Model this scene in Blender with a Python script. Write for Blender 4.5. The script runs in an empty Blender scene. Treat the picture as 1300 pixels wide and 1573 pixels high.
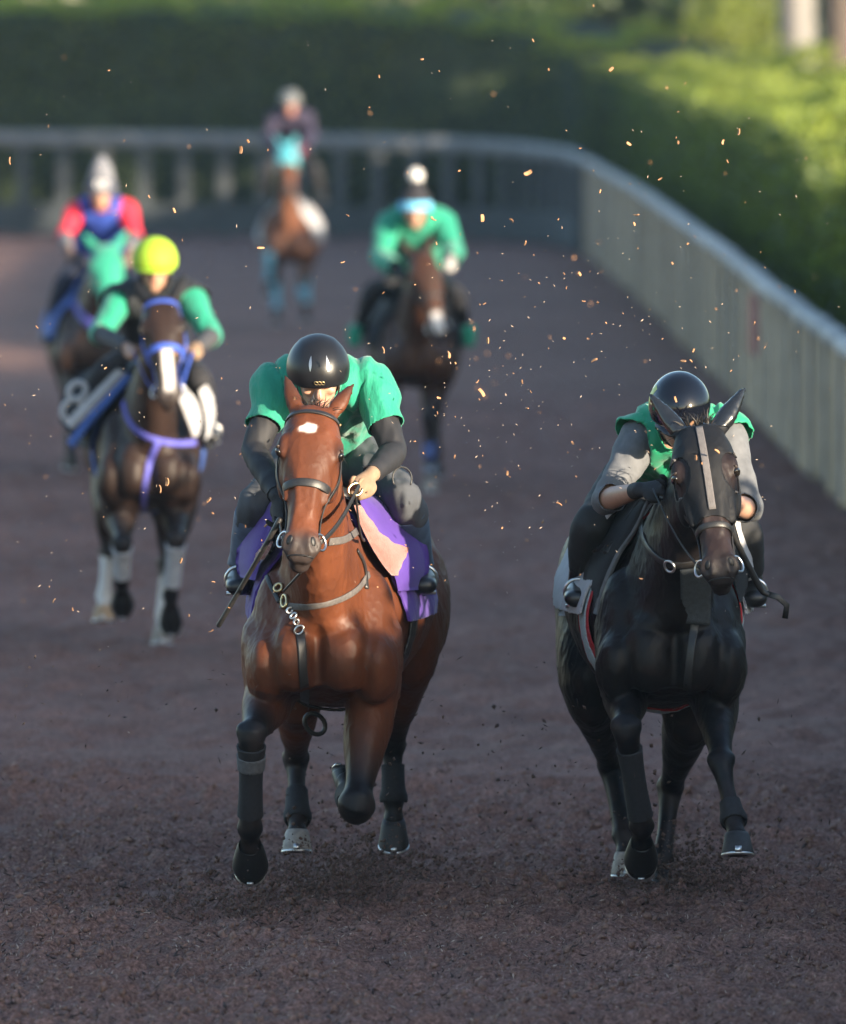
import bpy, math, random
import numpy as np
from mathutils import Vector, Matrix, noise
from mathutils.bvhtree import BVHTree

random.seed(7); RNG = np.random.default_rng(7)
S = bpy.context.scene
COL = S.collection
R = math.radians

# ------------------------------------------------------------------ camera, sky, sun, exposure
CAM_H, FPX, PW, PH, HORIZON = 3.2, 12450.0, 1300.0, 1573.0, 75.0
PITCH = math.atan((PH / 2 - HORIZON) / FPX)
cam = bpy.data.cameras.new('camera')
cam.sensor_fit = 'VERTICAL'; cam.sensor_height = 24.0; cam.sensor_width = 36.0
cam.lens = FPX / PH * 24.0
cam.clip_start = 0.5; cam.clip_end = 3000
cam.dof.use_dof = True; cam.dof.focus_distance = 29.45; cam.dof.aperture_fstop = cam.lens / 1000 / 0.098
cam.dof.aperture_blades = 9
camo = bpy.data.objects.new('camera', cam); COL.objects.link(camo)
camo.location = (0, 0, CAM_H); camo.rotation_euler = (math.pi / 2 - PITCH, 0, 0)
S.camera = camo

SUN_FRONT, SUN_EL = R(45), R(10.2)
w = bpy.data.worlds.new('World'); S.world = w; w.use_nodes = True
nt = w.node_tree
sky = nt.nodes.new('ShaderNodeTexSky'); sky.sky_type = 'NISHITA'; sky.sun_disc = False
sky.sun_elevation = SUN_EL; sky.sun_rotation = R(90) + SUN_FRONT
sky.air_density = 1.0; sky.dust_density = 1.0; sky.ozone_density = 1.6
nt.links.new(sky.outputs[0], nt.nodes['Background'].inputs[0])
nt.nodes['Background'].inputs[1].default_value = 0.15
sl = bpy.data.lights.new('sun', 'SUN'); sl.energy = 4.9; sl.angle = R(0.6); sl.color = (1.0, 0.84, 0.63)
so = bpy.data.objects.new('sun', sl); COL.objects.link(so)
SD = Vector((math.cos(SUN_FRONT) * math.cos(SUN_EL), -math.sin(SUN_FRONT) * math.cos(SUN_EL), math.sin(SUN_EL)))
so.rotation_euler = SD.to_track_quat('Z', 'Y').to_euler(); so.location = (20, -10, 15)
S.view_settings.view_transform = 'Standard'; S.view_settings.look = 'None'
S.view_settings.exposure = 1.65; S.view_settings.gamma = 1.0
S.cycles.use_denoising = True
S.cycles.max_bounces = 6; S.cycles.diffuse_bounces = 3; S.cycles.glossy_bounces = 3; S.cycles.transmission_bounces = 4
S.cycles.volume_bounces = 0
S.cycles.caustics_reflective = False; S.cycles.caustics_refractive = False

CP, SP = math.cos(PITCH), math.sin(PITCH)
CAMV = Vector((0, 0, CAM_H))
def ray(px, py):
    x = (px - PW / 2) / FPX; yv = -(py - PH / 2) / FPX
    return Vector((x, CP + yv * SP, -SP + yv * CP))
def at(px, py, d):
    r = ray(px, py)
    return CAMV + r * (d / r.y)
def V(*a): return Vector(a)

# ------------------------------------------------------------------ materials
MATS = {}
def nodes(m):
    m.use_nodes = True
    return m.node_tree, m.node_tree.nodes['Principled BSDF']
def mat(name, col, rough=0.6, var=0.25, scale=30, bump=0.0, bscale=200, metal=0.0, spec=0.5, sheen=0.0, coat=0.0, stretch=(1, 1, 1), attr=False, bdist=0.01, trans=0.0):
    if name in MATS: return MATS[name]
    m = bpy.data.materials.new(name); t, b = nodes(m); L = t.links
    tc = t.nodes.new('ShaderNodeTexCoord'); mp = t.nodes.new('ShaderNodeMapping'); mp.inputs['Scale'].default_value = stretch
    L.new(tc.outputs['Object'], mp.inputs['Vector'])
    nz = t.nodes.new('ShaderNodeTexNoise'); nz.inputs['Scale'].default_value = scale; nz.inputs['Detail'].default_value = 4
    L.new(mp.outputs[0], nz.inputs['Vector'])
    mr = t.nodes.new('ShaderNodeMapRange'); mr.inputs[1].default_value = .25; mr.inputs[2].default_value = .75
    mr.inputs[3].default_value = 1 - var; mr.inputs[4].default_value = 1 + var
    L.new(nz.outputs['Fac'], mr.inputs[0])
    mx = t.nodes.new('ShaderNodeMix'); mx.data_type = 'RGBA'; mx.blend_type = 'MULTIPLY'; mx.inputs[0].default_value = 1
    if attr:
        at_ = t.nodes.new('ShaderNodeAttribute'); at_.attribute_name = 'Col'; L.new(at_.outputs['Color'], mx.inputs[6])
    else:
        mx.inputs[6].default_value = (*col, 1)
    cb = t.nodes.new('ShaderNodeCombineColor')
    for i in range(3): L.new(mr.outputs[0], cb.inputs[i])
    L.new(cb.outputs[0], mx.inputs[7]); L.new(mx.outputs[2], b.inputs['Base Color'])
    b.inputs['Roughness'].default_value = rough; b.inputs['Metallic'].default_value = metal
    b.inputs['Specular IOR Level'].default_value = spec; b.inputs['Sheen Weight'].default_value = sheen
    b.inputs['Coat Weight'].default_value = coat; b.inputs['Coat Roughness'].default_value = 0.06
    if trans: b.inputs['Transmission Weight'].default_value = trans
    if bump:
        n2 = t.nodes.new('ShaderNodeTexNoise'); n2.inputs['Scale'].default_value = bscale; n2.inputs['Detail'].default_value = 3
        L.new(mp.outputs[0], n2.inputs['Vector'])
        bp = t.nodes.new('ShaderNodeBump'); bp.inputs['Strength'].default_value = bump; bp.inputs['Distance'].default_value = bdist
        L.new(n2.outputs['Fac'], bp.inputs['Height']); L.new(bp.outputs[0], b.inputs['Normal'])
    MATS[name] = m
    return m
def vary(m, amt):
    t, b = nodes(m); L = t.links; src = b.inputs['Base Color'].links[0].from_socket
    oi = t.nodes.new('ShaderNodeObjectInfo'); mr = t.nodes.new('ShaderNodeMapRange'); mr.inputs[3].default_value = 1 - amt; mr.inputs[4].default_value = 1 + amt; L.new(oi.outputs['Random'], mr.inputs[0])
    sc = t.nodes.new('ShaderNodeVectorMath'); sc.operation = 'SCALE'; L.new(src, sc.inputs[0]); L.new(mr.outputs[0], sc.inputs['Scale']); L.new(sc.outputs[0], b.inputs['Base Color'])
def leafmat(name, col, var=0.5, trans=0.35):
    m = bpy.data.materials.new(name); t, b = nodes(m); L = t.links
    g = t.nodes.new('ShaderNodeNewGeometry'); hsv = t.nodes.new('ShaderNodeHueSaturation')
    tc = t.nodes.new('ShaderNodeTexCoord'); nz = t.nodes.new('ShaderNodeTexNoise'); nz.inputs['Scale'].default_value = 0.9; nz.inputs['Detail'].default_value = 3
    L.new(tc.outputs['Object'], nz.inputs['Vector'])
    ad = t.nodes.new('ShaderNodeMath'); ad.operation = 'ADD'; L.new(g.outputs['Random Per Island'], ad.inputs[0]); L.new(nz.outputs['Fac'], ad.inputs[1])
    mr = t.nodes.new('ShaderNodeMapRange'); mr.inputs[1].default_value = 0.3; mr.inputs[2].default_value = 1.5; mr.inputs[3].default_value = 1 - var; mr.inputs[4].default_value = 1 + var
    L.new(ad.outputs[0], mr.inputs[0])
    hsv.inputs['Color'].default_value = (*col, 1); L.new(mr.outputs[0], hsv.inputs['Value'])
    L.new(hsv.outputs[0], b.inputs['Base Color']); b.inputs['Roughness'].default_value = 0.55
    h2 = t.nodes.new('ShaderNodeHueSaturation'); h2.inputs['Color'].default_value = (col[0] * 2.0, col[1] * 1.75, col[2] * .8, 1); L.new(mr.outputs[0], h2.inputs['Value'])
    tr = t.nodes.new('ShaderNodeBsdfTranslucent'); L.new(h2.outputs[0], tr.inputs['Color'])
    ms = t.nodes.new('ShaderNodeMixShader'); ms.inputs[0].default_value = trans
    L.new(b.outputs[0], ms.inputs[1]); L.new(tr.outputs[0], ms.inputs[2]); L.new(ms.outputs[0], t.nodes['Material Output'].inputs['Surface'])
    return m

# ------------------------------------------------------------------ mesh helpers
class MB:
    def __init__(s): s.v = []; s.f = []
    def grid(s, rings, closed=True, cap=True):
        n = len(rings[0]); b = len(s.v)
        for r in rings: s.v.extend(r)
        for i in range(len(rings) - 1):
            for j in range(n if closed else n - 1):
                k = (j + 1) % n
                s.f.append((b + i * n + j, b + i * n + k, b + (i + 1) * n + k, b + (i + 1) * n + j))
        if cap and closed:
            s.f.append(tuple(b + j for j in range(n))[::-1])
            s.f.append(tuple(b + (len(rings) - 1) * n + j for j in range(n)))
    def box(s, c, h, M=None):
        b = len(s.v)
        for dz in (-1, 1):
            for dx, dy in ((-1, -1), (1, -1), (1, 1), (-1, 1)):
                p = Vector((dx * h[0], dy * h[1], dz * h[2]))
                if M is not None: p = M @ p
                s.v.append(Vector(c) + p)
        for q in ((3, 2, 1, 0), (4, 5, 6, 7), (0, 1, 5, 4), (1, 2, 6, 5), (2, 3, 7, 6), (3, 0, 4, 7)):
            s.f.append(tuple(b + i for i in q))

def catmull(pts, per):
    P = np.array([list(p) for p in pts], float)
    if len(P) < 2 or per <= 1: return P
    E = np.vstack([2 * P[0] - P[1], P, 2 * P[-1] - P[-2]]); out = []
    for i in range(len(P) - 1):
        a, b, c, d = E[i:i + 4]
        for k in range(per):
            t = k / per
            out.append(.5 * ((2 * b) + (c - a) * t + (2 * a - 5 * b + 4 * c - d) * t * t + (3 * b - a - 3 * c + d) * t ** 3))
    out.append(P[-1])
    return np.array(out)

def tube(mb, pts, rad, seg=16, per=4, hint=(1, 0, 0), egg=None, power=2.0, capr=True):
    """rad: scalars or (lateral, other) per point; lateral follows hint."""
    rr = [(r, r) if not isinstance(r, (tuple, list)) else tuple(r[:2]) for r in rad]
    D = catmull([list(p) + list(r) for p, r in zip(pts, rr)], per)
    C = D[:, :3]; RR = np.maximum(D[:, 3:5], 0.0008)
    T = np.gradient(C, axis=0); T /= np.linalg.norm(T, axis=1)[:, None] + 1e-9
    rings = []; prev = None
    for i, c in enumerate(C):
        t = T[i]; h = np.array(hint, float)
        sd = h - t * h.dot(t)
        if np.linalg.norm(sd) < .25 and prev is not None: sd = prev - t * prev.dot(t)
        elif np.linalg.norm(sd) < .25:
            h = np.array((0, 0, 1.)); sd = h - t * h.dot(t)
        sd /= np.linalg.norm(sd); prev = sd
        ot = np.cross(t, sd)
        rings.append((c, sd, ot, RR[i], t))
    def ring(c, sd, ot, r, k=1.0):
        o = []
        for j in range(seg):
            a = 2 * math.pi * j / seg
            ca, sa = math.cos(a), math.sin(a)
            if power != 2.0:
                ca = math.copysign(abs(ca) ** (2 / power), ca); sa = math.copysign(abs(sa) ** (2 / power), sa)
            o.append(Vector(c + sd * ca * r[0] * k + ot * sa * r[1] * k))
        return o
    out = []
    c, sd, ot, r, t = rings[0]
    if capr:
        m = min(r)
        out += [ring(c - t * m * .6, sd, ot, r, .55), ring(c - t * m * .33, sd, ot, r, .85)]
    out += [ring(*q[:4]) for q in rings]
    c, sd, ot, r, t = rings[-1]
    if capr:
        m = min(r)
        out += [ring(c + t * m * .33, sd, ot, r, .85), ring(c + t * m * .6, sd, ot, r, .55)]
    mb.grid(out)

def blob(mb, c, rad, M=None, seg=14, rg=9):
    c = Vector(c); rings = []
    for i in range(1, rg):
        th = math.pi * i / rg; o = []
        for j in range(seg):
            a = 2 * math.pi * j / seg
            p = Vector((rad[0] * math.sin(th) * math.cos(a), rad[1] * math.sin(th) * math.sin(a), rad[2] * math.cos(th)))
            o.append(c + (M @ p if M is not None else p))
        rings.append(o)
    mb.grid(rings)

def to_mesh(name, v, f, smooth=True):
    me = bpy.data.meshes.new(name)
    me.from_pydata([tuple(p) for p in v], [], f); me.update()
    if smooth: me.polygons.foreach_set('use_smooth', [True] * len(me.polygons))
    return me

def fuse(mb, voxel, it=4, fac=.5):
    me = to_mesh('tmp', mb.v, mb.f)
    o = bpy.data.objects.new('tmp', me); COL.objects.link(o)
    m = o.modifiers.new('r', 'REMESH'); m.mode = 'VOXEL'; m.voxel_size = voxel; m.use_smooth_shade = True
    if it:
        s = o.modifiers.new('s', 'SMOOTH'); s.factor = fac; s.iterations = it
    dg = bpy.context.evaluated_depsgraph_get()
    r = bpy.data.meshes.new_from_object(o.evaluated_get(dg), preserve_all_data_layers=False, depsgraph=dg)
    bpy.data.objects.remove(o); bpy.data.meshes.remove(me)
    r.polygons.foreach_set('use_smooth', [True] * len(r.polygons))
    return r
def verts_of(me):
    a = np.empty(len(me.vertices) * 3, np.float32); me.vertices.foreach_get('co', a); return a.reshape(-1, 3).astype(float)
def norms_of(me):
    a = np.empty(len(me.vertices) * 3, np.float32); me.vertices.foreach_get('normal', a); return a.reshape(-1, 3).astype(float)
def bvh_of(me):
    return BVHTree.FromPolygons([v.co.copy() for v in me.vertices], [tuple(p.vertices) for p in me.polygons])
def paint(me, cols):
    ca = me.color_attributes.new('Col', 'FLOAT_COLOR', 'POINT')
    ca.data.foreach_set('color', np.hstack([cols, np.ones((len(cols), 1))]).astype(np.float32).ravel())

def relax(me, wgt, iters):
    v = verts_of(me); E = np.empty(len(me.edges) * 2, np.int32); me.edges.foreach_get('vertices', E); E = E.reshape(-1, 2)
    deg = np.bincount(E.ravel(), minlength=len(v))[:, None].astype(float); w_ = (wgt * .6)[:, None]
    for _ in range(iters):
        a = np.stack([np.bincount(E[:, 0], v[E[:, 1], k], len(v)) + np.bincount(E[:, 1], v[E[:, 0], k], len(v)) for k in range(3)], -1)
        v = v + w_ * (a / np.maximum(deg, 1) - v)
    me.vertices.foreach_set('co', v.astype(np.float32).ravel()); me.update()

ROOT = {}
def thing(name, label, cat, loc, group=None):
    o = bpy.data.objects.new(name, None); COL.objects.link(o); o.location = loc; o.empty_display_size = .2
    o['label'] = label; o['category'] = cat
    if group: o['group'] = group
    ROOT[o] = Vector(loc)
    return o
def obj(name, data, m, parent=None, label=None, kind=None, smooth=True):
    me = to_mesh(name, data.v, data.f, smooth) if isinstance(data, MB) else data
    me.name = name
    o = bpy.data.objects.new(name, me); COL.objects.link(o)
    if m is not None: me.materials.append(m)
    if parent is not None:
        off = ROOT[parent]; ROOT[o] = off; o.parent = parent
        me.transform(Matrix.Translation(-off))
    else: ROOT[o] = Vector((0, 0, 0))
    if label: o['label'] = label
    if kind: o['kind'] = kind
    return o
def tag(o, label, cat, group=None):
    o['label'] = label; o['category'] = cat
    if group: o['group'] = group
    return o
def recenter(o):
    """origin of a one-mesh top-level thing to its lowest middle"""
    a = verts_of(o.data); c = (a.min(0) + a.max(0)) / 2; c[2] = a[:, 2].min()
    o.data.transform(Matrix.Translation(-Vector(c))); o.location = Vector(c); ROOT[o] = Vector(c)

def shell(me, f, offset, nz=0.0, nscale=9.0, thick=0.005, seed=0.0, flare=None):
    """part of a surface where f > 0, lifted off it, with a clean edge and a rim"""
    v = verts_of(me); n = norms_of(me)
    f = np.asarray(f, float)
    E = np.empty(len(me.edges) * 2, np.int32); me.edges.foreach_get('vertices', E); E = E.reshape(-1, 2)
    inn = f > 0
    acc = np.zeros_like(v); cnt = np.zeros(len(v))
    for a, b in ((E[:, 0], E[:, 1]), (E[:, 1], E[:, 0])):
        s = (~inn[a]) & inn[b]
        aa, bb = a[s], b[s]
        t = f[bb] / np.maximum(f[bb] - f[aa], 1e-6)
        t = np.clip(t, 0, 1)
        np.add.at(acc, aa, v[bb] + (v[aa] - v[bb]) * t[:, None]); np.add.at(cnt, aa, 1)
    p = v.copy(); k = cnt > 0; p[k] = acc[k] / cnt[k][:, None]
    off = np.full(len(v), offset) if np.isscalar(offset) else np.asarray(offset)
    if nz:
        use = inn | k
        for i in np.nonzero(use)[0]:
            q = Vector(v[i]) * nscale; q = Vector((q.x * 1.35, q.y * .6, q.z * .62 + q.x * .5 + seed))
            a1 = noise.noise(q); a2 = noise.noise(Vector((q.x * 2.2 + 7, q.y * 2.2, q.z * 1.1)))
            off = off if not np.isscalar(off) else off
            off[i] += nz * ((1 - abs(a1) * 2.2) * .6 + a2 * .6)
    p = p + n * off[:, None]
    faces = [tuple(q.vertices) for q in me.polygons]
    keep = [q for q in faces if any(inn[i] for i in q) and all(inn[i] or k[i] for i in q)]
    used = sorted({i for q in keep for i in q}); mp = {u: i for i, u in enumerate(used)}
    mb = MB(); mb.v = [Vector(p[u]) for u in used]; mb.f = [tuple(mp[i] for i in q) for q in keep]
    inner = len(mb.v); mb.v += [Vector(p[u] - n[u] * thick) for u in used]
    ec = {}
    for q in mb.f:
        for i in range(len(q)):
            a, b = q[i], q[(i + 1) % len(q)]; ec[(a, b)] = 1
    rim = [(a, b) for (a, b) in ec if (b, a) not in ec]
    mb.f += [(b, a, a + inner, b + inner) for a, b in rim]
    return mb

def ribbon(mb, pts, nrm, width, thick):
    """flat strap along pts with face normals nrm"""
    P = np.array([list(p) for p in pts]); N = np.array([list(p) for p in nrm])
    if len(P) > 4:
        for _ in range(3):
            P[1:-1] = P[1:-1] * .5 + (P[:-2] + P[2:]) * .25; N[1:-1] = N[1:-1] * .5 + (N[:-2] + N[2:]) * .25
    T = np.gradient(P, axis=0); T /= np.linalg.norm(T, axis=1)[:, None] + 1e-9
    rings = []
    for p, t, n in zip(P, T, N):
        n = n - t * n.dot(t); n /= np.linalg.norm(n) + 1e-9
        s = np.cross(t, n); w_, h = width / 2, thick / 2
        rings.append([Vector(p + s * w_ - n * h), Vector(p + s * w_ + n * h * .7), Vector(p + s * w_ * .8 + n * h), Vector(p - s * w_ * .8 + n * h), Vector(p - s * w_ + n * h * .7), Vector(p - s * w_ - n * h)])
    mb.grid(rings)

def pxstrap(mb, bvh, px, width, thick=.006, per=8, off=.004):
    """a strap lying on the animal, its course given by what the photograph shows"""
    P, N = [], []
    for x, y in catmull(px, per):
        r = ray(x, y); h, n, _, _ = bvh.ray_cast(CAMV, r.normalized())
        if h is None or h.y > 90: continue
        if P and (h - P[-1]).length > .25: continue
        P.append(h + n * off); N.append(n)
    if len(P) > 2: ribbon(mb, P, N, width, thick)
    return P
def torus(mb, c, R1, r, nrm, sx=1.0, seg=18, arc=(0, 2 * math.pi), up=None):
    n = Vector(nrm).normalized(); u = n.orthogonal().normalized() if up is None else (Vector(up) - n * Vector(up).dot(n)).normalized()
    w_ = n.cross(u); full = abs(arc[1] - arc[0] - 2 * math.pi) < 1e-6
    pts = [Vector(c) + u * math.cos(a) * R1 + w_ * math.sin(a) * R1 * sx for a in np.linspace(arc[0], arc[1], seg + 1)]
    tube(mb, pts, [r] * len(pts), seg=8, per=1, hint=n)
def strands(mb, roots, dirs, length, wid, n, droop=.3, jit=.3, rnd=random, segs=6):
    for i in range(n):
        k = rnd.randrange(len(roots)); r0 = Vector(roots[k]) + Vector((rnd.gauss(0, .008), rnd.gauss(0, .008), rnd.gauss(0, .008)))
        d = (Vector(dirs[k]) + Vector((rnd.gauss(0, jit), rnd.gauss(0, jit), rnd.gauss(0, jit)))).normalized()
        L = length * rnd.uniform(.5, 1.15); p = r0; P = []
        for s in range(segs + 1):
            P.append(p.copy()); p = p + d * L / segs; d = (d + Vector((rnd.gauss(0, .1), rnd.gauss(0, .1), -droop / segs * 2))).normalized()
        sd = d.cross(Vector((rnd.gauss(0, 1), rnd.gauss(0, 1), rnd.gauss(0, 1)))).normalized()
        b = len(mb.v)
        for s, q in enumerate(P):
            ww = wid * (1 - s / segs) ** .7 * .5 + .0002
            mb.v += [q - sd * ww, q + sd * ww]
        for s in range(segs): mb.f.append((b + 2 * s, b + 2 * s + 1, b + 2 * s + 3, b + 2 * s + 2))

def seg_classify(v, bones):
    """bones: (a, b, ra, rb, key, s0, s1) -> nearest bone index and parameter for each vertex"""
    best = np.full(len(v), 1e9); key = np.zeros(len(v), int); par = np.zeros(len(v))
    for a, b, ra, rb, kx, s0, s1 in bones:
        a = np.array(a); b = np.array(b); ab = b - a
        t0 = ((v - a) @ ab) / (ab @ ab); t = np.clip(t0, 0, 1)
        d = np.linalg.norm(v - (a + t[:, None] * ab), axis=1) - (ra + (rb - ra) * t)
        m = d < best; best[m] = d[m]; key[m] = kx; par[m] = s0 + (s1 - s0) * t[m]
    return best, key, par
def sstep(a, b, x):
    t = np.clip((x - a) / (b - a), 0, 1); return t * t * (3 - 2 * t)

# ------------------------------------------------------------------ common materials
coat = mat('horse_coat', (1, 1, 1), .44, .22, 9, .22, 340, attr=True, spec=.22, stretch=(1, 1, .28), bdist=.003)
_t, _b = nodes(coat); _L = _t.links
_tc = _t.nodes.new('ShaderNodeTexCoord'); _n = _t.nodes.new('ShaderNodeTexNoise'); _n.inputs['Scale'].default_value = 16; _n.inputs['Detail'].default_value = 4; _L.new(_tc.outputs['Object'], _n.inputs['Vector'])
_bp = _t.nodes.new('ShaderNodeBump'); _bp.inputs['Strength'].default_value = .40; _bp.inputs['Distance'].default_value = .010; _L.new(_n.outputs['Fac'], _bp.inputs['Height'])
_ob = [l.from_node for l in _b.inputs['Normal'].links][0]; _L.new(_bp.outputs[0], _ob.inputs['Normal'])
_mr = _t.nodes.new('ShaderNodeMapRange'); _mr.inputs[3].default_value = .36; _mr.inputs[4].default_value = .60; _n2 = _t.nodes.new('ShaderNodeTexNoise'); _n2.inputs['Scale'].default_value = 7; _n2.inputs['Detail'].default_value = 5; _L.new(_tc.outputs['Object'], _n2.inputs['Vector']); _L.new(_n2.outputs['Fac'], _mr.inputs[0]); _L.new(_mr.outputs[0], _b.inputs['Roughness'])
skinm = mat('skin', (1, 1, 1), .5, .08, 40, .1, 300, attr=True, bdist=.002)
leather = mat('black_leather', (.018, .017, .017), .42, .3, 60, .3, 300, bdist=.002)
grey_strap = mat('grey_webbing', (.10, .09, .085), .7, .3, 80, .4, 500, bdist=.002)
metal = mat('bright_metal', (.62, .62, .62), .28, .2, 60, metal=1)
brass = mat('brass', (.62, .47, .25), .3, .2, 60, metal=1)
hairblack = mat('black_hair', (.018, .014, .012), .45, .4, 80)
eyem = mat('eye_dark', (.008, .006, .005), .08, .1, 30, coat=.6)
lidm = mat('dark_eyelid', (.03, .02, .016), .5, .2, 60)
hoofdark = mat('dark_hoof', (.020, .019, .02), .6, .4, 40, .3, 120, bdist=.003)
hooflight = mat('pale_hoof', (.24, .21, .18), .6, .35, 40, .3, 120, bdist=.003)
rubber = mat('black_rubber', (.006, .006, .007), .5, .3, 50)
wrapdark = mat('dark_wrap', (.011, .011, .014), .8, .3, 60, .5, 180, bdist=.004)
wrapgrey = mat('grey_wrap', (.075, .075, .08), .85, .25, 60, .5, 180, bdist=.004)
wrapwhite = mat('white_wrap', (.36, .37, .40), .85, .2, 30, .5, 150, bdist=.004)
wrapblue = mat('blue_wrap', (.12, .33, .45), .85, .2, 30, .5, 150, bdist=.004)
wraproyal = mat('royal_wrap', (.10, .16, .42), .85, .2, 30, .5, 150, bdist=.004)

# ------------------------------------------------------------------ horse
TRUNK = [  # y behind chest front, centre z, half width, up, down, narrowing of the top
    (-.03, 1.00, .10, .12, .14, .1), (.04, 1.02, .185, .20, .16, .15), (.14, 1.05, .235, .29, .23, .5), (.30, 1.09, .262, .36, .32, .62), (.50, 1.11, .290, .41, .36, .62),
    (.75, 1.11, .325, .36, .36, .35), (1.0, 1.13, .335, .335, .32, .2), (1.22, 1.15, .315, .33, .25, .15), (1.42, 1.17, .30, .30, .25, .15),
    (1.60, 1.16, .25, .24, .24, .15), (1.74, 1.13, .14, .14, .17, .1)]
HEADROWS = [  # u, half width, front, back
    (-.06, .05, .03, .07), (0, .082, .055, .11), (.12, .104, .083, .15), (.25, .112, .092, .185), (.36, .103, .088, .185), (.48, .081, .075, .15), (.60, .066, .062, .108),
    (.74, .057, .052, .085), (.86, .062, .050, .080), (.94, .062, .042, .072), (1.0, .050, .026, .054), (1.03, .028, .010, .03)]

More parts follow.
